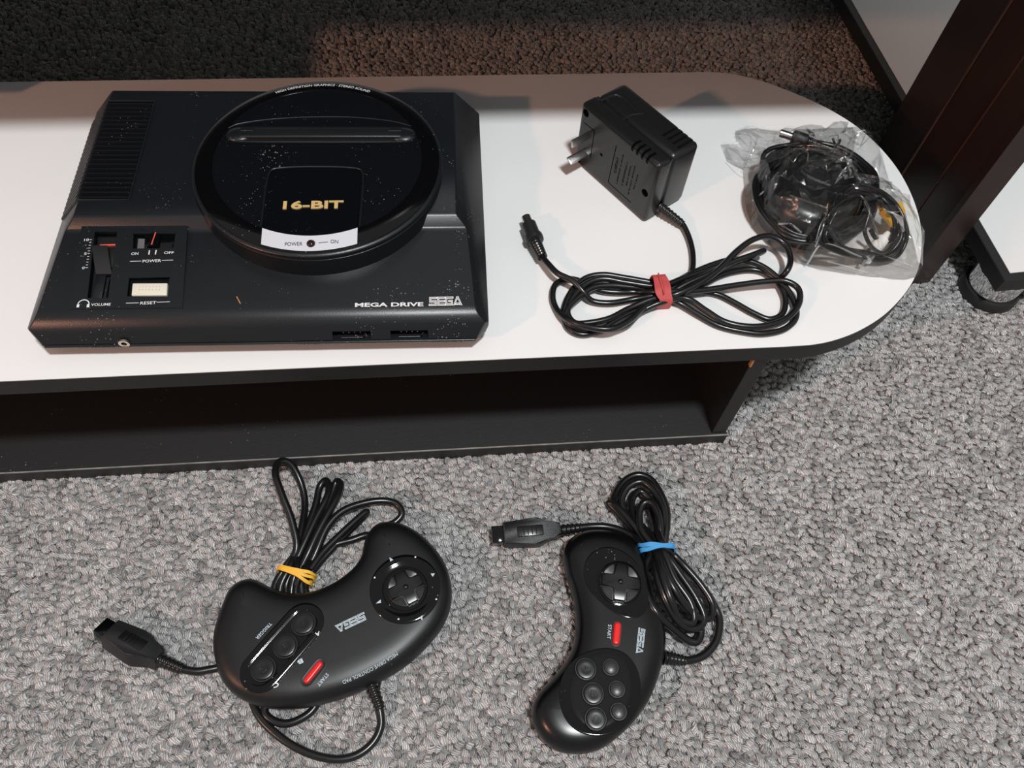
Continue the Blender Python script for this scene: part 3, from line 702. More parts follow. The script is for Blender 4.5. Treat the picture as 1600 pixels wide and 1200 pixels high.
# cord
zd = Z(790, 310, 3.2); CR = .00215
s0 = MA @ Vector((AL - .001, .0145, .0075)); s1 = at(zd(885, 130), TB + 4.0)
obj('strain_relief', relief(s0, s1, .0041, .0031, 7, .86), M_adp, ad, smooth=50)
def P_(x, y, h): return at(zd(x, y), TB + h)
BX = (770, 470)
def bandpt(k):                                            # where strand k passes the red band
    r = k % 8; return P_(770 + (r % 3 - 1) * 4, 425 + (r * 14), 4.5 + (3.5 if r % 2 else 0) + (2 if r in (3, 4) else 0))
path = [s1 - (s1 - s0).normalized() * .002, s1, P_(918, 200, 3), P_(936, 290, 2.5), P_(925, 375, 2.5), P_(860, 425, 2.6), bandpt(0),
    P_(600, 398, 5), P_(480, 382, 5.5), P_(395, 402, 5), P_(320, 480, 4), P_(292, 580, 3), P_(315, 650, 2.5), P_(375, 680, 2.5), P_(460, 665, 2.6), P_(560, 605, 3), P_(650, 560, 3.5), bandpt(6),
    P_(900, 430, 9), P_(1000, 385, 11), P_(1130, 320, 13), P_(1230, 285, 14), P_(1287, 263, 13), P_(1283, 268, 9), P_(1200, 302, 7), P_(1050, 345, 6), P_(900, 395, 6), bandpt(1),
    P_(600, 420, 8.5), P_(480, 402, 9), P_(400, 430, 8.5), P_(330, 505, 7), P_(310, 575, 6), P_(345, 622, 5.5), P_(420, 622, 5.5), P_(520, 600, 6), P_(620, 550, 6), bandpt(5),
    P_(860, 520, 4), P_(960, 580, 2.8), P_(1060, 635, 2.4), P_(1180, 665, 2.4), P_(1290, 676, 2.4), P_(1400, 650, 2.4), P_(1452, 595, 3), P_(1440, 510, 4), P_(1380, 420, 6), P_(1300, 350, 7), P_(1220, 315, 7), P_(1140, 305, 6), P_(1040, 330, 5), P_(920, 380, 5), bandpt(2),
    P_(620, 443, 6), P_(520, 436, 7), P_(440, 445, 7.5), P_(370, 490, 7), P_(305, 560, 6.5), P_(300, 600, 6), P_(330, 632, 5.5), P_(430, 648, 7), P_(530, 656, 7), P_(610, 630, 6), P_(680, 565, 5), bandpt(7),
    P_(900, 500, 7), P_(1000, 560, 6.5), P_(1090, 615, 6.5), P_(1200, 640, 6.5), P_(1310, 635, 6.5), P_(1420, 590, 7), P_(1470, 515, 8), P_(1462, 450, 9), P_(1400, 414, 9.5), P_(1300, 416, 9), P_(1150, 435, 8), P_(980, 460, 8), bandpt(3),
    P_(660, 468, 3), P_(560, 470, 3), P_(480, 462, 3), P_(420, 440, 3), P_(360, 410, 3), P_(300, 404, 3), P_(250, 430, 3), P_(235, 490, 3), P_(255, 555, 3), P_(320, 610, 8.5), P_(420, 645, 10.5), P_(530, 652, 11), P_(620, 610, 9), P_(690, 545, 7), bandpt(6) + Vector((0, 0, .002)),
    P_(850, 480, 10), P_(960, 430, 12), P_(1060, 360, 14), P_(1160, 260, 16), P_(1240, 205, 17), P_(1320, 190, 16), P_(1390, 225, 14), P_(1424, 300, 12.5), P_(1405, 365, 11.5), P_(1360, 400, 4.5), P_(1280, 365, 3), P_(1200, 355, 2.5), P_(1100, 375, 2.5), P_(1000, 425, 3), P_(900, 470, 4), P_(1000, 470, 2.5), P_(1070, 485, 2.4), P_(1150, 525, 2.4), P_(1240, 575, 2.4), P_(1320, 605, 2.4), P_(1380, 580, 2.6), P_(1398, 510, 3), P_(1375, 440, 4), P_(1330, 385, 3), P_(1240, 358, 2.5), P_(1120, 372, 2.4), P_(1010, 415, 2.4), P_(900, 455, 3), bandpt(4),
    P_(640, 505, 3), P_(520, 524, 3), P_(430, 512, 3.5), P_(390, 470, 7.5), P_(340, 415, 10), P_(260, 375, 10), P_(215, 330, 9), P_(185, 295, 8)]
path = catmull(path, 6)
cordp = obj('cord', tube(path, CR, 10), M_cord, ad, smooth=60)
pe = P_(185, 295, 8); ps = P_(140, 195, 8.0); pt = P_(112, 120, 8.5)
dcr = obj('plug_relief', relief(P_(140, 205, 8), pe, .0049, .0036, 8, .84), M_cord, ad, smooth=50)
dd = (pt - ps).normalized()
dc = obj('plug_body', tube([ps - dd * .004, ps - dd * .0035, ps - dd * .0005, ps + dd * .001, ps + dd * .0012, ps + dd * .012, ps + dd * .0125], [.0046, .0064, .0066, .0064, .0054, .0052, .0046], 20), M_conn, ad, smooth=40)
obj('plug_tip', lathe([(.0034, 0), (.0034, .0068), (.0030, .0071), (.0020, .0071), (.0020, .001), (0, .001)], 20, Matrix.Translation(ps + dd * .012) @ dd.to_track_quat('Z', 'Y').to_matrix().to_4x4()), M_metal, dc, smooth=40)

def band(c, axis, hw, hh, width, thick, m, name, wob=.0006, seed=1, parent=None, tilt=0):
    """flat rubber band wrapped round a bundle"""
    rn = random.Random(seed); axis = axis.normalized(); u = UP.cross(axis).normalized(); v = axis.cross(u); n = 40; V = []; Fc = []
    if v.z < 0: v = -v
    ph = [rn.uniform(0, 6) for _ in range(4)]
    for i in range(n):
        t = 2 * math.pi * i / n; cx = math.copysign(abs(math.cos(t)) ** .8, math.cos(t)); sy = math.copysign(abs(math.sin(t)) ** .8, math.sin(t))
        off = axis * (tilt * cx + wob * math.sin(2 * t + ph[0]) + wob * .6 * math.sin(5 * t + ph[1]))
        for s, w_ in ((0, -1), (0, 1), (1, 1), (1, -1)):
            g = 1 if s else 0
            wd = width / 2 * (1 + .12 * math.sin(3 * t + ph[2]))
            V.append(c + off + axis * (w_ * wd) + u * (cx * (hw + g * thick)) + v * (sy * (hh + g * thick) + .0003 * math.sin(7 * t + ph[3])))
        j = (i + 1) % n
        for k in range(4): Fc.append((i * 4 + k, i * 4 + (k + 1) % 4, j * 4 + (k + 1) % 4, j * 4 + k))
    return obj(name, (V, Fc), m, parent, smooth=40)
c = (P_(770, 400, 6) + P_(775, 530, 6)) / 2; axb = (P_(900, 455, 6) - P_(640, 475, 6))
rbnd = band(c, axb, .0112, .0075, .0098, .0009, M_rred, 'rubber_band', .0007, 4)
tag(rbnd, 'wide red rubber band round the adapter cord on the white stand', 'rubber band')
obj('overlap_fold', tube([c + UP * .0085 - axb.normalized() * .001 + UP.cross(axb.normalized()) * s * .001 for s in (-9, -5, 0, 5, 9)], [.0004, .0008, .0009, .0008, .0004], 6), M_rred, rbnd, smooth=60)

# ================================================================== BAGGED CABLE SET
zb = Z(1090, 170, 4.444)
def B_(x, y, h): return at(zb(x, y), TB + h)
ba = thing('power_adapter', 'rounded black power adapter with oval thumb mark inside the clear bag', 'power adapter', Matrix.Translation(B_(800, 560, 0)))
bodyp = [(620, 330), (760, 290), (900, 290), (1010, 340), (1090, 450), (1130, 600), (1110, 720), (1010, 800), (860, 850), (700, 820), (560, 740), (480, 640), (480, 540), (540, 420)]
Pb = smooth_outline([(v.x, v.y) for v in [B_(x, y, 24) for x, y in bodyp]], 72)
zb0 = TB * MM
obj('case', layered(Pb, [(.003, zb0 + .001), (0, zb0 + .004), (0, zb0 + .020), (.0015, zb0 + .026), (.0045, zb0 + .0305), (.009, zb0 + .033), (.015, zb0 + .034), (.020, zb0 + .0343)]), M_adptop, ba, smooth=60)
th = smooth_outline([(v.x, v.y) for v in [B_(x, y, 35) for x, y in ((705, 420), (780, 388), (860, 400), (920, 450), (940, 540), (860, 515), (770, 475))]], 40)
obj('thumb_mark', layered(th, [(0, zb0 + .0338), (.0008, zb0 + .0352), (.002, zb0 + .0356), (.004, zb0 + .0352)]), mat('textured_plastic', (.009, .009, .009, 1), .35, bump=1, bumpscale=1500), ba, smooth=60)
# coil of its cord round the case
rn = random.Random(9); pts = []
ring = [(470, 380), (600, 270), (780, 230), (960, 260), (1120, 340), (1230, 460), (1240, 640), (1180, 800), (1010, 900), (820, 930), (640, 900), (500, 800), (410, 660), (400, 500)]
for turn in range(11):
    for k, (x, y) in enumerate(ring):
        cx0, cy0 = 800, 580; s = 0.995 - .060 * (turn % 4) + rn.uniform(-.018, .018)
        pts.append(B_(cx0 + (x - cx0) * s, cy0 + (y - cy0) * s, 3 + (turn // 4) * 7.5 + (turn % 4) * .8 + rn.uniform(-.9, .9)))
pts += [B_(470, 300, 22), B_(640, 250, 24), B_(760, 235, 25), B_(830, 240, 25)]
obj('coiled_cord', tube(catmull(pts, 5), .0018, 8), M_cord, ba, smooth=60)
a, b = B_(870, 262, 25), B_(660, 195, 25); d = (b - a).normalized(); Ln = (b - a).length
obj('plug_relief', relief(a + d * .013, a, .0045, .0026, 4, .9), M_cord, ba, smooth=50)
pg = obj('barrel_plug', tube([a + d * .012, a + d * .0125, b, b + d * .0005], [.004, .0052, .0052, .0045], 18), M_conn, ba, smooth=40)
obj('plug_tip', tube([b, b + d * .0095, b + d * .010], [.0029, .0029, .0024], 16), M_metal, pg, smooth=40)
tw = obj('wire_tie', tube(catmull([B_(890, 250, 33), B_(950, 262, 36), B_(990, 225, 40), B_(985, 212, 41)], 5), .0009, 6), M_cord, ba, smooth=60)
obj('tie_end', tube(catmull([B_(960, 250, 36), B_(945, 225, 39), B_(940, 205, 40)], 5), .0008, 6), M_cord, tw, smooth=60)
# AV lead
av = thing('audio_video_lead', 'thin black audio video lead with yellow and white plugs inside the bag', 'cable', Matrix.Translation(B_(1250, 760, 0)))
loops = []
rn = random.Random(4)
for turn in range(4):
    s = 1 - turn * .07
    for x, y, h in ((820, 930, 30), (860, 800, 37), (930, 680, 40), (1020, 580, 41), (1130, 530, 40), (1250, 560, 36), (1370, 660, 30), (1440, 790, 22), (1450, 900, 12), (1390, 1020, 6), (1280, 1060, 5), (1150, 1040, 8), (980, 1000, 18)):
        loops.append(B_(1150 + (x - 1150) * s + rn.uniform(-6, 6), 800 + (y - 800) * s + rn.uniform(-6, 6), h + rn.uniform(-1, 2) - (turn * 1.5 if h > 15 else -turn * 1.2)))
loops += [B_(900, 760, 40), B_(1000, 640, 42), B_(1120, 600, 41), B_(1190, 700, 38), B_(1160, 850, 30), B_(1210, 960, 22), B_(1290, 1000, 14), B_(1350, 950, 12), B_(1410, 890, 12)]
obj('lead', tube(catmull(loops, 5), .0014, 8), M_cord, av, smooth=60)
def rca(a, b, m):
    d = (b - a).normalized()
    pl = obj('phono_plug', tube([a - d * .006, a, a + d * .001, a + d * .014, a + d * .0145], [.0018, .003, .0046, .0050, .0040], 16), m, av, smooth=40)
    obj('plug_collar', tube([a + d * .0146, a + d * .022, a + d * .0222], [.0042, .0042, .0036], 16), M_metal, pl, smooth=40)
    obj('plug_pin', tube([a + d * .0140, a + d * .0285], [.0015, .0015], 10), M_metal, pl, smooth=40)
rca(B_(1290, 690, 20), B_(1370, 780, 17), M_yplug); rca(B_(1395, 700, 15), B_(1385, 800, 13), M_yplug); rca(B_(1290, 900, 12), B_(1240, 960, 10), M_wplug)
obj('plug_cord', tube(catmull([B_(1290, 690, 20), B_(1250, 640, 26), B_(1330, 640, 25), B_(1360, 740, 22), B_(1370, 850, 15), B_(1330, 920, 12), B_(1240, 900, 14), B_(1200, 840, 18)], 6), .0016, 8), M_cord, av, smooth=60)
# the bag: crumpled film draped over the contents, faceted by its creases
def bag():
    rng = np.random.default_rng(21)
    out = [(160, 245), (270, 235), (262, 152), (330, 132), (410, 130), (560, 150), (610, 125), (760, 138), (980, 128), (1110, 122), (1200, 165), (1262, 250), (1310, 410), (1350, 560), (1420, 620), (1460, 760), (1500, 900), (1535, 1040), (1550, 1090), (1520, 1165), (1440, 1185), (1200, 1160), (960, 1130), (760, 1090), (640, 1040), (480, 940), (380, 820), (340, 690), (325, 560), (318, 420), (205, 360)]
    O = [at(zb(x, y), TB + 1.2) for x, y in out]
    OL = []
    for i in range(len(O)):
        a, b = O[i], O[(i + 1) % len(O)]; m = max(2, int((b - a).length / .0075))
        for k in range(m): OL.append(a.lerp(b, k / m))
    C = at(zb(860, 620), TB); n = len(OL)
    hullp = [(np.array([v.x, v.y]), r, h) for v, r, h in ((B_(800, 560, 30), .044, 39), (B_(1150, 760, 30), .036, 46), (B_(1300, 820, 20), .028, 27), (B_(760, 240, 25), .018, 31), (B_(960, 250, 30), .014, 42))]
    V = []; rings = 15
    for k in range(rings):
        f = k / rings                                        # 0 at the rim
        for i in range(n):
            p = OL[i].lerp(C, f ** .92); x, y = p.x + rng.normal(0, .0016 if k else .0006), p.y + rng.normal(0, .0016 if k else .0006)
            h = 1.0
            for c, r, hh in hullp:
                d = math.hypot(x - c[0], y - c[1]) / r; h = max(h, hh * max(0, 1 - max(0, d - .55) ** 1.35 * 1.15))
            h += abs(rng.normal(0, 2.6)) + (1.5 if k else 0)
            if k == 0: h = 1.0 + abs(rng.normal(0, 1.2))
            V.append((x, y, (TB + h) * MM))
    V.append((C.x, C.y, (TB + 42) * MM)); Fc = []
    for k in range(rings - 1):
        for i in range(n):
            j = (i + 1) % n; a, b, c, d = k * n + i, k * n + j, (k + 1) * n + j, (k + 1) * n + i
            Fc += [(a, b, c), (a, c, d)] if rng.random() < .5 else [(a, b, d), (b, c, d)]
    for i in range(n): Fc.append(((rings - 1) * n + i, (rings - 1) * n + (i + 1) % n, len(V) - 1))
    return V, Fc, OL
V, Fc, OL = bag()
bg_ = thing('plastic_bag', 'crumpled clear plastic bag of black cables at the rounded end of the stand', 'bag', Matrix.Translation(at(zb(860, 620), TB)))
obj('top_film', (V, Fc), M_film, bg_)
obj('bottom_film', ([(v.x, v.y, (TB + .35) * MM) for v in OL], [tuple(range(len(OL)))]), M_film, bg_)
for q in (((262, 152, 2), (405, 140, 9), (400, 250, 14), (320, 420, 4)), ((560, 150, 2), (600, 250, 24), (880, 262, 38), (1000, 330, 34)), ((640, 600, 36), (760, 640, 39), (900, 690, 41)), ((560, 800, 26), (640, 800, 34), (720, 860, 26)), ((760, 1080, 2), (870, 940, 25), (1140, 1030, 14)), ((205, 360, 1), (320, 400, 10), (420, 380, 20)), ((1160, 640, 40), (1230, 800, 34), (1260, 960, 14)), ((1080, 170, 6), (1160, 150, 9), (1130, 260, 14)), ((1000, 150, 4), (1120, 250, 20), (1200, 190, 4)), ((380, 640, 8), (470, 560, 30), (560, 440, 34)), ((1250, 1000, 8), (1400, 1060, 5), (1500, 1100, 3)), ((900, 1060, 6), (1050, 1100, 4), (1180, 1140, 2)), ((820, 960, 26), (870, 820, 42), (900, 700, 44))):
    obj('crease', tube(catmull([B_(x, y, h + 2) for x, y, h in q], 6), .00035, 5, flat=2.2), M_film, bg_, smooth=60)

# ================================================================== GAME PADS
def disc_at(px, h): return at(px, h)
def pad_layers(h, low=3.0):
    return [(.006, low * MM), (.002, (low + 1.5) * MM), (0, (low + 5) * MM), (0, 11.0 * MM), (.0004, 11.2 * MM), (.0004, 11.7 * MM), (0, 11.9 * MM), (.0004, 15 * MM), (.0016, (h - 6) * MM), (.0036, (h - 3.4) * MM), (.0062, (h - 1.8) * MM), (.0095, (h - .8) * MM), (.0130, (h - .3) * MM), (.0165, (h - .05) * MM), (.020, h * MM)]
def plate(outline, z0, layers, name, m, parent, n=72):
    return obj(name, layered(smooth_outline([(v.x, v.y) for v in outline], n), [(d * MM, (z0 + z) * MM) for d, z in layers]), m, parent, smooth=50)
def flatpoly(pts, h, m, parent, name): return obj(name, ([Vector((p.x, p.y, h * MM)) for p in pts], [tuple(range(len(pts)))]), m, parent)
def dpad(c, h, r, ang, parent, grey):
    """cross with four quadrant plates on a round rocker"""
    T = Matrix.Translation((c.x, c.y, h * MM)) @ Rz(ang)
    d = obj('direction_pad', lathe(lp([(r, -.3), (r, .5), (r - .5, .8), (0, .9)]), 48, T), M_dark, parent, smooth=40)
    aw = r * .27; al = r * .96
    cross = [(aw, al * .985), (aw + .0, aw + 2.0), (aw + .6, aw + .6), (aw + 2.0, aw), (al * .985, aw), (al * .985, -aw), (aw + 2, -aw), (aw + .6, -aw - .6), (aw, -aw - 2), (aw, -al * .985), (-aw, -al * .985), (-aw, -aw - 2), (-aw - .6, -aw - .6), (-aw - 2, -aw), (-al * .985, -aw), (-al * .985, aw), (-aw - 2, aw), (-aw - .6, aw + .6), (-aw, aw + 2), (-aw, al * .985)]
    obj('cross', prism([(x * MM, y * MM) for x, y in cross], .0005, .0030, .0005, 2, T), M_btn, d, smooth=40)
    obj('centre_stud', lathe(lp([(1.9, 2.8), (1.8, 3.5), (1.2, 4.2), (0, 4.5)]), 24, T), M_btn, d, smooth=60)
    for k in range(4):
        pts = [(aw + 1.1, aw + 2.6), (aw + 1.7, aw + 1.7), (aw + 2.6, aw + 1.1)]
        rr = r * .95; t0 = math.asin((aw + 1.1) / rr); t1 = math.pi / 2 - t0
        pts += [(rr * math.cos(t0 + (t1 - t0) * i / 8), rr * math.sin(t0 + (t1 - t0) * i / 8)) for i in range(9)]
        q = obj('quadrant', prism([(x * MM, y * MM) for x, y in pts], .0004, .0022, .0004, 2, T @ Rz(k * math.pi / 2)), grey, d, smooth=40)
        obj('quadrant_dot', lathe(lp([(.45, 2.1), (.4, 2.45), (0, 2.5)]), 8, T @ Rz(k * math.pi / 2) @ Matrix.Translation((r * .56 * MM, r * .56 * MM, 0))), M_btng, d)
    return d
def button(c, h, r, hgt, m, parent, name='round_button', dome=.5):
    T = Matrix.Translation((c.x, c.y, h * MM))
    obj('button_well', lathe(lp([(r + 1.3, 0), (r + 1.2, .35), (r + .4, .3), (r + .4, -.2)]), 40, T, caps=False), M_gloss, parent, smooth=40)
    obj('button_gap', lathe(lp([(r + .9, .05), (r + .6, .32), (0, .33)]), 32, T), M_dark, parent)
    return obj(name, lathe(lp([(r, -.3), (r, hgt - .7), (r - .25, hgt - .2), (r - .8, hgt), (r * .5, hgt + dome * .75), (0, hgt + dome)]), 40, T), m, parent, smooth=35)

# --- three-button pad
H1 = 25.0
p1o = [(335, 990), (347.5, 950), (360, 923), (377, 909.5), (395, 906), (410, 911), (425, 919), (445, 926), (470, 928), (500, 922.5), (530, 907.5), (552.5, 889), (565, 870), (569, 851), (576, 834), (590, 821), (607, 817.5), (627, 820), (652.5, 832.5), (677.5, 855), (695, 880), (704, 907), (706, 932), (700, 960), (687, 985), (668, 1008), (642, 1033), (615, 1052), (582, 1070), (545, 1087), (500, 1100), (458, 1107), (420, 1106), (390, 1098), (367, 1086), (348, 1065), (338, 1038), (334, 1012)]
O1 = [at(q, 12) for q in p1o]
c1 = sum(O1, Vector()) / len(O1)
g1 = thing('game_pad', 'crescent black game pad with three round buttons lying on the carpet', 'game pad', Matrix.Translation((c1.x, c1.y, 0)))
P1 = smooth_outline([(v.x, v.y) for v in O1], 150)
obj('shell', layered(P1, pad_layers(H1)), M_pad, g1, smooth=60)
zp = Z(560, 850, 8.57)
dc1 = at(zp(625, 600), H1); rr1 = (at(zp(1097, 600), H1) - at(zp(150, 600), H1)).length / 2 / MM
T1 = Matrix.Translation((dc1.x, dc1.y, H1 * MM))
axd = (at((632 + 50, 920 - 25.5), H1) - at((632, 920), H1)); ANG1 = math.atan2(axd.y, axd.x)
rg = obj('direction_dish', lathe(lp([(rr1, -.4), (rr1, .35), (rr1 - .5, .7), (rr1 - 4.6, 1.0), (rr1 - 5.4, .6), (rr1 - 8.6, -.0), (rr1 - 9.2, .7), (rr1 - 9.9, .7), (rr1 - 10.0, .1), (0, .1)]), 96, T1), M_gloss, g1, smooth=35)
dpad(dc1 + Vector((.0006, .0004, 0)), H1 + .1, 12.5, ANG1, g1, M_btng)
for (x, y) in ((763, 175), (1043, 740), (537, 1005), (218, 450)):
    q = at(zp(x, y), H1 + 1); obj('printed_dot', lathe(lp([(.62, .98), (.62, 1.1), (0, 1.1)]), 12, Matrix.Translation((q.x, q.y, H1 * MM))), M_ink, rg)
for tri in (((415, 178), (468, 212), (428, 236)), ((968, 396), (1024, 394), (996, 440)), ((856, 952), (820, 985), (858, 1030)), ((232, 798), (298, 744), (302, 788))):
    flatpoly([at(zp(*t), H1 + 1) for t in tri], H1 + 1.12, M_inkb, rg, 'printed_arrow')
# button panel
zq = Z(380, 940, 8)
cap = capsule(at((408, 1049), H1), at((474.5, 973.5), H1), at((440, 1000), H1).x - at((440 - 32.5, 1000), H1).x, 16)
bpn = plate(cap, H1, [(0, -.4), (0, .4), (.5, .75), (3.8, 1.0), (4.4, .75), (5.4, .35), (8, .35)], 'button_panel', M_gloss, g1, 96)
for q, m, r in ((zq(745, 262), M_btn, 7.2), (zq(517, 545), M_btn, 7.2), (zq(240, 832), M_btn, 7.2)):
    c = at(q, H1 + 3); b_ = button(c, H1 + .4, r, 2.6, m, g1, dome=-.25)
def T1_(s, a, b, h, hh=H1 + .15, m=M_inkb, par=g1, z=zq, **k): return put_text(s, at(z(*a), hh), at(z(*b), hh), UP, h, m, par, **k)
for s, (x, y) in (('A', (745, 262)), ('B', (515, 545)), ('C', (240, 835))):
    T1_(s, (x + 42, y - 42), (x - 48, y + 2), .0036, H1 + 2.85, M_btn, extrude=.09)
T1_('A', (955, 370), (895, 395), .0026, H1 + 1.1, M_ink, bold=.03); T1_('B', (735, 710), (672, 745), .0028, H1 + 1.1, M_inkb, bold=.05); T1_('C', (440, 1005), (370, 1030), .0028, H1 + 1.1, M_ink, bold=.03)
T1_('TRIGGER', (335, 258), (152, 452), .0022, bold=.01); T1_('START', (1042, 890), (918, 1035), .0023, bold=.01)
zr = Z(500, 920, 7.06)
T1_('MEGA DRIVE CONTROL PAD', (845, 695), (243, 1015), .0024, H1 + .1, z=zr, arc=.0011)
logo(at(zr(478, 258), H1 + .1), at(zr(170, 402), H1 + .1), UP, .0056, M_inkb, M_pad, g1)
a, b = at(zq(800, 985), H1), at(zq(960, 785), H1)
stw = plate(capsule(a, b, .0041, 12), H1, [(0, -.3), (0, .18), (.5, .3), (1.0, .1), (2.2, .1)], 'start_well', M_dark, g1, 60)
plate(capsule(a, b, .00195, 10), H1, [(0, -.1), (0, 1.5), (.35, 2.0), (.9, 2.3), (1.4, 2.35)], 'start_button', M_red, g1, 60)
# cord: bundle, band, loops and plug
z1 = Z(320, 700, 4); z2 = Z(320, 900, 4); z3 = Z(120, 900, 5.333); CR1 = .0027
A_ = lambda x, y, h: at(z1(x, y), h)
Bq = lambda x, y, h: at(z2(x, y), h)
def b1(k): return at((446 + (k % 7) * 5.4, 886 + (k % 7) * 2.4), 4 + (4.2 if k % 2 else 0) + (1.5 if 1 < k % 7 < 5 else 0))
def b1l(k): return at((430 + (k % 7) * 8.5, 914 + (k % 7) * 3.0), 3 + (4 if k % 2 else 0))
def low1(k): return at((420 + (k % 7) * 14, 985), 2.6)
path = [at((590, 1062), 7), Bq(1070, 740, 6), Bq(1098, 860, 4), Bq(1100, 940, 3), Bq(1060, 1030, 2.6), Bq(970, 1110, 2.6), Bq(850, 1145, 2.6), Bq(700, 1125, 2.6), Bq(550, 1060, 2.6), Bq(420, 965, 2.6), Bq(330, 860, 2.6), at((390, 1080), 2.6), at((385, 1040), 2.6), low1(0), b1l(0), b1(0),
    A_(572, 640, 8), A_(545, 460, 13), A_(478, 280, 18), A_(440, 150, 20), A_(470, 85, 18), A_(525, 90, 15), A_(590, 190, 8), A_(625, 330, 3.5), A_(605, 500, 4), A_(570, 640, 5), b1(1), b1l(1), low1(1),
    at((425, 1060), 2.6), Bq(375, 850, 2.6), Bq(430, 905, 2.6), Bq(515, 922, 2.6), Bq(605, 890, 2.6), Bq(680, 830, 2.6), at((505, 1070), 2.6), low1(4), b1l(2), b1(2),
    A_(625, 590, 8), A_(700, 430, 9), A_(762, 310, 9), A_(778, 240, 8), A_(755, 203, 6.5), A_(722, 235, 5), A_(695, 350, 4), A_(650, 480, 4), A_(600, 630, 4.5), b1(3), b1l(3), low1(3), at((480, 1045), 2.6), at((510, 1040), 2.6), low1(5), b1l(4), b1(4),
    A_(650, 650, 9), A_(710, 520, 10.5), A_(775, 400, 11), A_(835, 285, 10), A_(850, 225, 8), A_(825, 208, 6), A_(800, 270, 4.5), A_(735, 460, 4), A_(660, 650, 4.5), b1(5), b1l(5), low1(6), at((530, 1000), 2.6), at((540, 960), 2.6), b1l(6), b1(6),
    A_(700, 640, 8), A_(770, 485, 10), A_(860, 395, 10), A_(1000, 343, 8), A_(1130, 330, 6), A_(1205, 355, 5), A_(1232, 410, 4), A_(1195, 460, 3), A_(1120, 500, 2.6), at((590, 850), 2.6), at((585, 842), 2.6), A_(1020, 545, 2.6), A_(920, 575, 2.6), A_(800, 610, 3), A_(700, 690, 4), b1(5) + Vector((0, 0, .004)), at((462, 925), 8), at((470, 960), 2.8), at((440, 1000), 2.6), at((385, 1025), 2.6), at((345, 1042), 3), z3 and at(z3(1100, 780), 4), at(z3(1000, 795), 5), at(z3(890, 780), 6)]
obj('cord', tube(catmull(path, 6), CR1, 10), M_cord, g1, smooth=60)
tipl = [at(z1(660, 760), 9), A_(740, 650, 8), A_(860, 530, 7), A_(970, 430, 6), A_(1012, 398, 5), A_(1000, 420, 3), A_(870, 550, 2.8), A_(740, 690, 3), at(z1(650, 800), 4)]
obj('cord_loop', tube(catmull(tipl, 6), CR1, 10), M_cord, g1, smooth=60)
obj('strain_relief', relief(at((577, 1062), 9), at(z2(1098, 830), 4.5), .0048, .0036, 6, .84), M_cord, g1, smooth=50)
# faint print along the loop of cord
pc_ = catmull([Bq(330, 860, 5.05), Bq(420, 965, 5.05), Bq(550, 1060, 5.05), Bq(700, 1125, 5.05), Bq(850, 1145, 5.05)], 14)
V = []; Fc = []; rn = random.Random(2)
for i in range(2, len(pc_) - 2):
    if rn.random() < .25: continue
    t = (pc_[i + 1] - pc_[i]).normalized(); q = UP.cross(t)
    for k in range(2):
        a = pc_[i] + t * (k * .0011); j = len(V); V += [a - q * .0004, a + t * .0005 - q * .0003, a + t * .0004 + q * .0005, a + q * .0002]; Fc.append((j, j + 1, j + 2, j + 3))
obj('cord_print', (V, Fc), mat('faint_print', (.16, .16, .17, 1), .6), g1)
def connector(a, b, h, roll, parent, wid=1.0):
    """moulded nine-way plug; a = nose, b = cord end (points on its top centre line)"""
    d = Vector((b.x - a.x, b.y - a.y, 0)); L = d.length; d.normalize(); s = Vector((-d.y, d.x, 0))
    T = Matrix.Translation((a.x, a.y, h * MM)) @ Matrix(((d.x, s.x, 0, 0), (d.y, s.y, 0, 0), (0, 0, 1, 0), (0, 0, 0, 1))) @ Matrix.Rotation(math.radians(roll), 4, 'X')
    k = L / .045
    half = [(7.5, 7.6), (8.2, 8.0), (27, 9.8), (31, 9.7), (36, 6.8), (40, 5.0), (45, 4.4)]
    o = [(x * MM * k, y * MM * wid) for x, y in half] + [(x * MM * k, -y * MM * wid) for x, y in reversed(half)]
    c = obj('pad_connector', prism(o, -.0125, 0, .0011, 2, T), M_conn, parent, smooth=40)
    n_ = obj('connector_nose', boxbm(0, .009 * k, -.0062 * wid, .0062 * wid, -.0115, -.0015, .0008, 2, T), M_gloss, c, smooth=40)
    g = obj('grip_plate', boxbm(.0165 * k, .0335 * k, -.0040, .0040, -.001, .0008, .0007, 2, T), M_btn, c, smooth=40)
    for i in range(4):
        x = (.0207 + i * .0027) * k; obj('grip_rib', boxbm(x - .0004, x + .0004, -.0032, .0032, .0004, .0013, .0003, 1, T), M_btn, g, smooth=40)
    return T, k
a, b = at(z3(190, 385), 15), at(z3(690, 655), 15)
T, k = connector(a, b, 15.0, -24, g1)
ce = T @ Vector((.045 * k - .001, 0, -.006))
obj('connector_relief', relief(ce, at(z3(890, 780), 6), .0047, .0037, 6, .84), M_cord, g1, smooth=50)
axb = (at((480, 860), 8) - at((452, 925), 8))
yb = thing('rubber_band', 'thin yellow rubber band round the cord of the three-button pad', 'rubber band', Matrix.Translation(at((462, 898), 6)))
c = (at((438, 889), 7) + at((488, 905), 7)) / 2
hw = (at((438, 889), 7) - at((489, 904), 7)).length / 2
for i, (off, tl) in enumerate(((-.0026, .0016), (.0012, -.0010), (-.0004, .0002))):
    u = axb.normalized(); band(c + u * off, u, hw + .0006 + i * .0002, .0080, .0021, .0009, M_ryel, 'band_turn', .0004, i + 2, yb, tilt=tl)

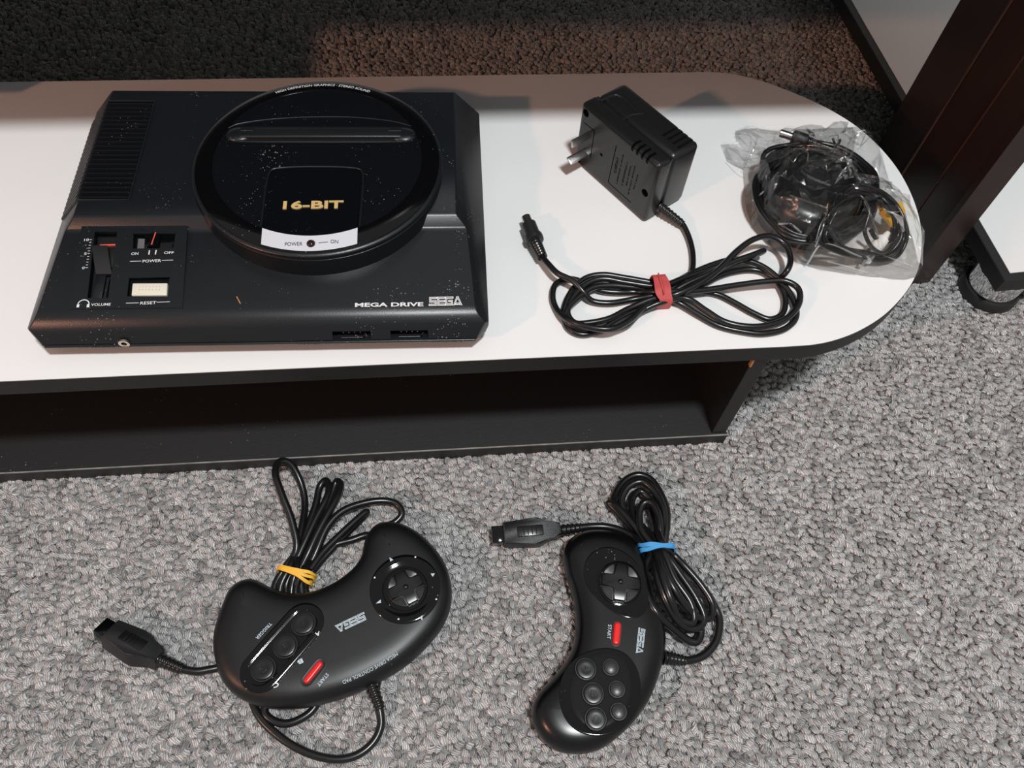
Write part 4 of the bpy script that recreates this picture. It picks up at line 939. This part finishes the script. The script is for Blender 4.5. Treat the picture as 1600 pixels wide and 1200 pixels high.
# --- six-button pad
H2 = 24.0
p2o = [(879, 868), (884, 852), (895, 840), (911, 832.5), (931, 830), (953, 832), (975, 839), (992, 852), (1005, 872), (1015, 907), (1025, 945), (1035, 972), (1039, 997), (1038, 1021), (1032, 1046), (1022, 1076), (1008, 1104), (988, 1130), (964, 1153), (935, 1172), (902, 1178), (872, 1173), (848, 1156), (834, 1132), (831, 1106), (841, 1084), (860, 1063), (880, 1039), (894, 1012), (899, 984), (898, 953), (892, 922), (884, 897)]
O2 = [at(q, 11) for q in p2o]; c2 = sum(O2, Vector()) / len(O2)
g2 = thing('game_pad', 'small black game pad with six round buttons and grey cross pad on the carpet', 'game pad', Matrix.Translation((c2.x, c2.y, 0)))
obj('shell', layered(smooth_outline([(v.x, v.y) for v in O2], 150), pad_layers(H2)), M_pad2, g2, smooth=60)
z4 = Z(740, 720, 4); z5 = Z(800, 900, 4.138)
el = [at(z4(*q), H2) for q in ((688, 690), (715, 600), (780, 550), (860, 540), (940, 570), (1010, 630), (1060, 720), (1090, 830), (1085, 920), (1040, 975), (970, 985), (880, 950), (790, 880), (715, 790))]
d2 = plate(el, H2, [(0, -.4), (0, .2), (.6, .5), (1.2, .5), (3.0, .12), (5.5, .12)], 'direction_dish', M_gloss, g2, 96)
dc2 = at(z4(915, 762), H2 + 1); T2 = Matrix.Translation((dc2.x, dc2.y, H2 * MM)); r2 = (at(z4(1048, 762), H2) - at(z4(782, 762), H2)).length / 2 / MM
obj('dish_collar', lathe(lp([(r2 + .8, -.1), (r2 + .7, .7), (r2 - .1, .9), (r2 - .5, .3), (0, .25)]), 72, T2), M_gloss, g2, smooth=35)
axd = at(z4(1025, 742 + 30), H2) - at(z4(915, 752), H2); dpad(dc2, H2 + .3, r2 - 1.2, math.atan2(axd.y, axd.x) + math.radians(2), g2, mat('quadrant_grey_plastic', (.035, .036, .038, 1), .4))
be = [at(z5(*q), H2) for q in ((305, 760), (330, 640), (400, 540), (500, 485), (620, 465), (730, 500), (800, 580), (832, 700), (825, 820), (770, 930), (690, 1000), (580, 1035), (460, 1020), (370, 960), (320, 870))]
b2p = plate(be, H2, [(0, -.4), (0, .2), (.6, .5), (1.2, .5), (3.6, .10), (6.0, .10)], 'button_dish', M_gloss, g2, 96)
bfl = [at(z5(*q), H2) for q in ((375, 760), (395, 660), (440, 580), (520, 520), (620, 500), (710, 535), (755, 620), (768, 730), (740, 840), (680, 930), (580, 985), (470, 960), (400, 880))]
plate(bfl, H2, [(0, -.2), (0, .35), (.4, .5), (3, .5)], 'button_plate', mat('button_plate_plastic', (.006, .0065, .007, 1), .12), g2, 80)
for s, (x, y), r, m in (('A', (480, 597), 6.3, M_btn), ('B', (527, 757), 6.3, M_btn), ('C', (545, 920), 6.3, M_btn), ('X', (642, 585), 4.7, M_btng), ('Y', (682, 728), 4.7, M_btng), ('Z', (693, 873), 4.7, M_btng)):
    c = at(z5(x, y), H2 + 3); button(c, H2 + .4, r, 2.3, m, g2, dome=-.3 if r > 5 else .6)
    k = 22 if r > 5 else 16; put_text(s, at(z5(x - k * .7, y - k), H2 + 2.9), at(z5(x - k * .7, y + k), H2 + 2.9), UP, .0036 if r > 5 else .0028, m, g2, lift=.0001 if r > 5 else .0004, extrude=.09)
a, b = at(z5(672, 424), H2), at(z5(681, 322), H2)
plate(capsule(a, b, .0032, 12), H2, [(0, -.3), (0, .18), (.4, .3), (.9, .1), (1.8, .1)], 'start_well', M_dark, g2, 60)
plate(capsule(a, b, .0023, 10), H2, [(0, -.1), (0, 1.3), (.4, 1.8), (1.0, 2.1), (1.6, 2.15)], 'start_button', M_red, g2, 60)
put_text('START', at(z4(841, 1023), H2 + .1), at(z4(834, 1112), H2 + .1), UP, .0024, M_inkb, g2, bold=.01)
logo(at(z5(818, 336), H2 + .1), at(z5(800, 494), H2 + .1), UP, .0047, M_inkb, M_pad2, g2)
obj('shoulder_strip', tube(catmull([at(z5(*q), H2 - 2.6) for q in ((935, 290), (920, 480), (895, 610), (872, 695))], 8), .0005, 6), M_gloss, g2, smooth=60)
# cord: long bundle resting against the pad
C_ = lambda x, y, h: at(z4(x, y), h); D_ = lambda x, y, h: at(z5(x, y), h); CR2 = .0028
def b2(k): return at(z4(1085 + (k % 7) * 19, 578 - (k % 7) * 7), 9 + (5 if k % 2 else 0) + (3 if 1 < k % 7 < 6 else 0))
path = [D_(1000, 528, 7), D_(1090, 545, 5.5), D_(1150, 545, 4), D_(1240, 515, 3), D_(1320, 420, 3), D_(1342, 300, 3), C_(1528, 960, 3), C_(1460, 830, 5), C_(1340, 690, 8), C_(1260, 600, 10), b2(6),
    C_(1208, 400, 9), C_(1205, 300, 8), C_(1160, 190, 7), C_(1105, 115, 6), C_(1030, 88, 5.5), C_(950, 120, 5), C_(890, 200, 5), C_(875, 255, 6), C_(915, 300, 8), C_(1000, 400, 10), C_(1060, 490, 11), b2(1),
    C_(1075, 660, 16), C_(1060, 760, 20), C_(1090, 860, 21), C_(1150, 960, 20), C_(1250, 1050, 10), C_(1340, 1120, 5), C_(1395, 1130, 4), C_(1420, 1070, 4), C_(1400, 970, 6), C_(1320, 800, 9), C_(1240, 660, 11), b2(5),
    C_(1190, 420, 12), C_(1185, 300, 12), C_(1130, 190, 11), C_(1050, 130, 10), C_(970, 160, 9), C_(925, 240, 8), C_(950, 330, 8), C_(1040, 440, 9), b2(2),
    C_(1140, 690, 20), C_(1190, 850, 21), C_(1260, 980, 15), C_(1340, 1045, 10), C_(1410, 1040, 8.5), C_(1440, 985, 8.5), C_(1390, 860, 11), C_(1290, 710, 13), C_(1220, 610, 14), b2(4),
    C_(1165, 440, 16), C_(1150, 330, 16), C_(1110, 262, 15), C_(1065, 262, 14), C_(1035, 330, 13), C_(1050, 430, 14), b2(3),
    C_(1190, 680, 22), C_(1250, 800, 22), C_(1330, 910, 16), C_(1420, 985, 9), C_(1480, 975, 7), C_(1492, 900, 7), C_(1430, 790, 9), C_(1320, 660, 11), C_(1240, 580, 12), b2(5) + Vector((0, 0, .004)),
    C_(1120, 330, 6), C_(1100, 240, 5), C_(1040, 190, 5), C_(990, 240, 6), C_(1000, 340, 8), C_(1070, 470, 12), b2(2) + Vector((0, 0, .005)), C_(1180, 720, 24), C_(1230, 860, 23), C_(1290, 990, 14), C_(1370, 1010, 12), C_(1360, 900, 14), C_(1250, 730, 17), b2(4) + Vector((0, 0, .005)), C_(1060, 420, 8), C_(960, 330, 6), C_(880, 275, 5), C_(845, 262, 4), C_(880, 300, 3.5), C_(970, 400, 5), C_(1060, 500, 8), b2(0), C_(1052, 535, 13), C_(1000, 478, 9), C_(920, 436, 6.5), C_(830, 412, 5.5), C_(740, 410, 5.5), C_(675, 416, 6)]
obj('cord', tube(catmull(path, 6), CR2, 10), M_cord, g2, smooth=60)
obj('strain_relief', relief(D_(975, 525, 8), D_(1118, 548, 5), .0050, .0036, 6, .84), M_cord, g2, smooth=50)
z7 = Z(750, 790, 8.89)
a, b = at(z7(165, 392), 14), at(z7(1125, 315), 14)
T, k = connector(a, b, 14.0, 6, g2)
obj('connector_relief', relief(T @ Vector((.045 * k - .001, 0, -.006)), at(z7(1405, 305), 6), .0047, .0037, 5, .84), M_cord, g2, smooth=50)
ub = thing('rubber_band', 'twisted blue rubber band round the cord of the six-button pad', 'rubber band', Matrix.Translation(at(z4(1140, 570), 10)))
axb = at(z4(1120, 500), 14) - at(z4(1150, 660), 14); c = (at(z4(1040, 588), 14) + at(z4(1240, 530), 14)) / 2; hw = (at(z4(1040, 588), 14) - at(z4(1240, 530), 14)).length / 2
for i, (off, tl) in enumerate(((.0006, .0022), (-.0006, -.0016))):
    u = axb.normalized(); band(c + u * off, u, hw + i * .0003, .0102 + i * .0004, .0030, .0009, M_rblu, 'band_turn', .0006, i + 7, ub, tilt=tl)

# ================================================================== FURNITURE BEHIND
dsk = thing('dark_wood_bench', 'dark brown stained wooden bench with a square leg standing behind the stand', 'bench', Matrix.Translation((.36, .53, 0)))
def poly(pts, z0, z1, bev=.001): return prism(pts, z0, z1, bev)
TOPZ = .345
ed = lambda x: .446 + .165 * x
obj('bench_top', prism([(-1.1, ed(-1.1)), (.52, ed(.52)), (.39, ed(.52) + .75), (-1.23, ed(-1.1) + .75)], TOPZ - .03, TOPZ), M_wood, dsk)
obj('added_blocker_shelf', prism([(-1.05, .335), (-.454, .420), (-.560, 1.02), (-1.15, .94)], .185, .200), M_wood, dsk)  # unseen shelf, added to keep the warm lamp off the left rear carpet
obj('shelf_bracket', boxbm(-.80, -.76, .60, .64, .199, TOPZ - .029), M_wood, dsk)
lg = obj('leg', prism([(.3545, .4915), (.377, .4966), (.372, .580), (.3405, .573)], -.001, TOPZ - .03, .0008, 1), M_wood, dsk)
obj('leg_bead', tube([(.3402, .5725, 0), (.3402, .5725, TOPZ - .03)], .0011, 8), M_woodr, lg)
obj('leg_groove', boxbm(-.0003, .0008, -.0004, .0004, 0, TOPZ - .03, M=Matrix.Translation((.3472, .530, 0)) @ Rz(.17)), M_woodr, lg)
obj('leg_trim', prism([(.3538, .4905), (.3780, .4958), (.3775, .5025), (.3530, .497)], -.001, TOPZ - .03, .0006, 1), M_wood, lg)
obj('side_rail', prism([(.346, .575), (.372, .580), (.378, .672), (.354, .667)], -.001, TOPZ - .03, .0008, 1), M_wood, dsk)
obj('back_leg', boxbm(.22, .26, 1.13, 1.17, -.001, TOPZ - .03), M_wood, dsk)
obj('apron', prism([(.354, .660), (.378, .666), (.262, 1.17), (.235, 1.165)], .2, TOPZ - .03), M_wood, dsk)
# white-topped low table on chrome feet
zt = TB - 90
k0, k1 = at((1570, 439), zt), at((1318, 0), zt); e1 = (k1 - k0).normalized(); e2 = Vector((e1.y, -e1.x, 0)); k2 = at((1600, 436), zt); e2 = (k2 - k0).normalized()
wt_ = thing('low_table', 'white topped low table with black border standing on chrome feet', 'table', Matrix.Translation((k0.x, k0.y, 0)))
c = [k0, k0 + e2 * .55, k0 + e2 * .55 + e1 * .60, k0 + e1 * .60]
obj('black_border', prism([(v.x, v.y) for v in c], (zt - 15) * MM, zt * MM, .0006, 1), M_edge, wt_)
bw = at((1583, 432), zt) - at((1570, 439), zt)
ci = [k0 + e2 * .0085 + e1 * .0075, k0 + e2 * .54 + e1 * .0075, k0 + e2 * .54 + e1 * .595, k0 + e2 * .0085 + e1 * .595]
obj('white_top', prism([(v.x, v.y) for v in ci], zt * MM - .0005, zt * MM + .0006), M_white, wt_)
f0 = at((1546, 489), 0) + Vector((.004, .0265, 0))
for cc in (f0, k0 + e2 * .036 + e1 * .56, k0 + e2 * .51 + e1 * .04):
    ft = obj('chrome_foot', lathe([(.0215, .009), (.0225, .010), (.0235, (zt - 15) * MM)], 40, Matrix.Translation((cc.x, cc.y, 0))), M_chrome, wt_, smooth=40)
    obj('foot_base', lathe([(.0245, -.002), (.0265, .000), (.0265, .006), (.0245, .009), (.018, .0095)], 40, Matrix.Translation((cc.x, cc.y, 0))), M_edge, ft, smooth=40)
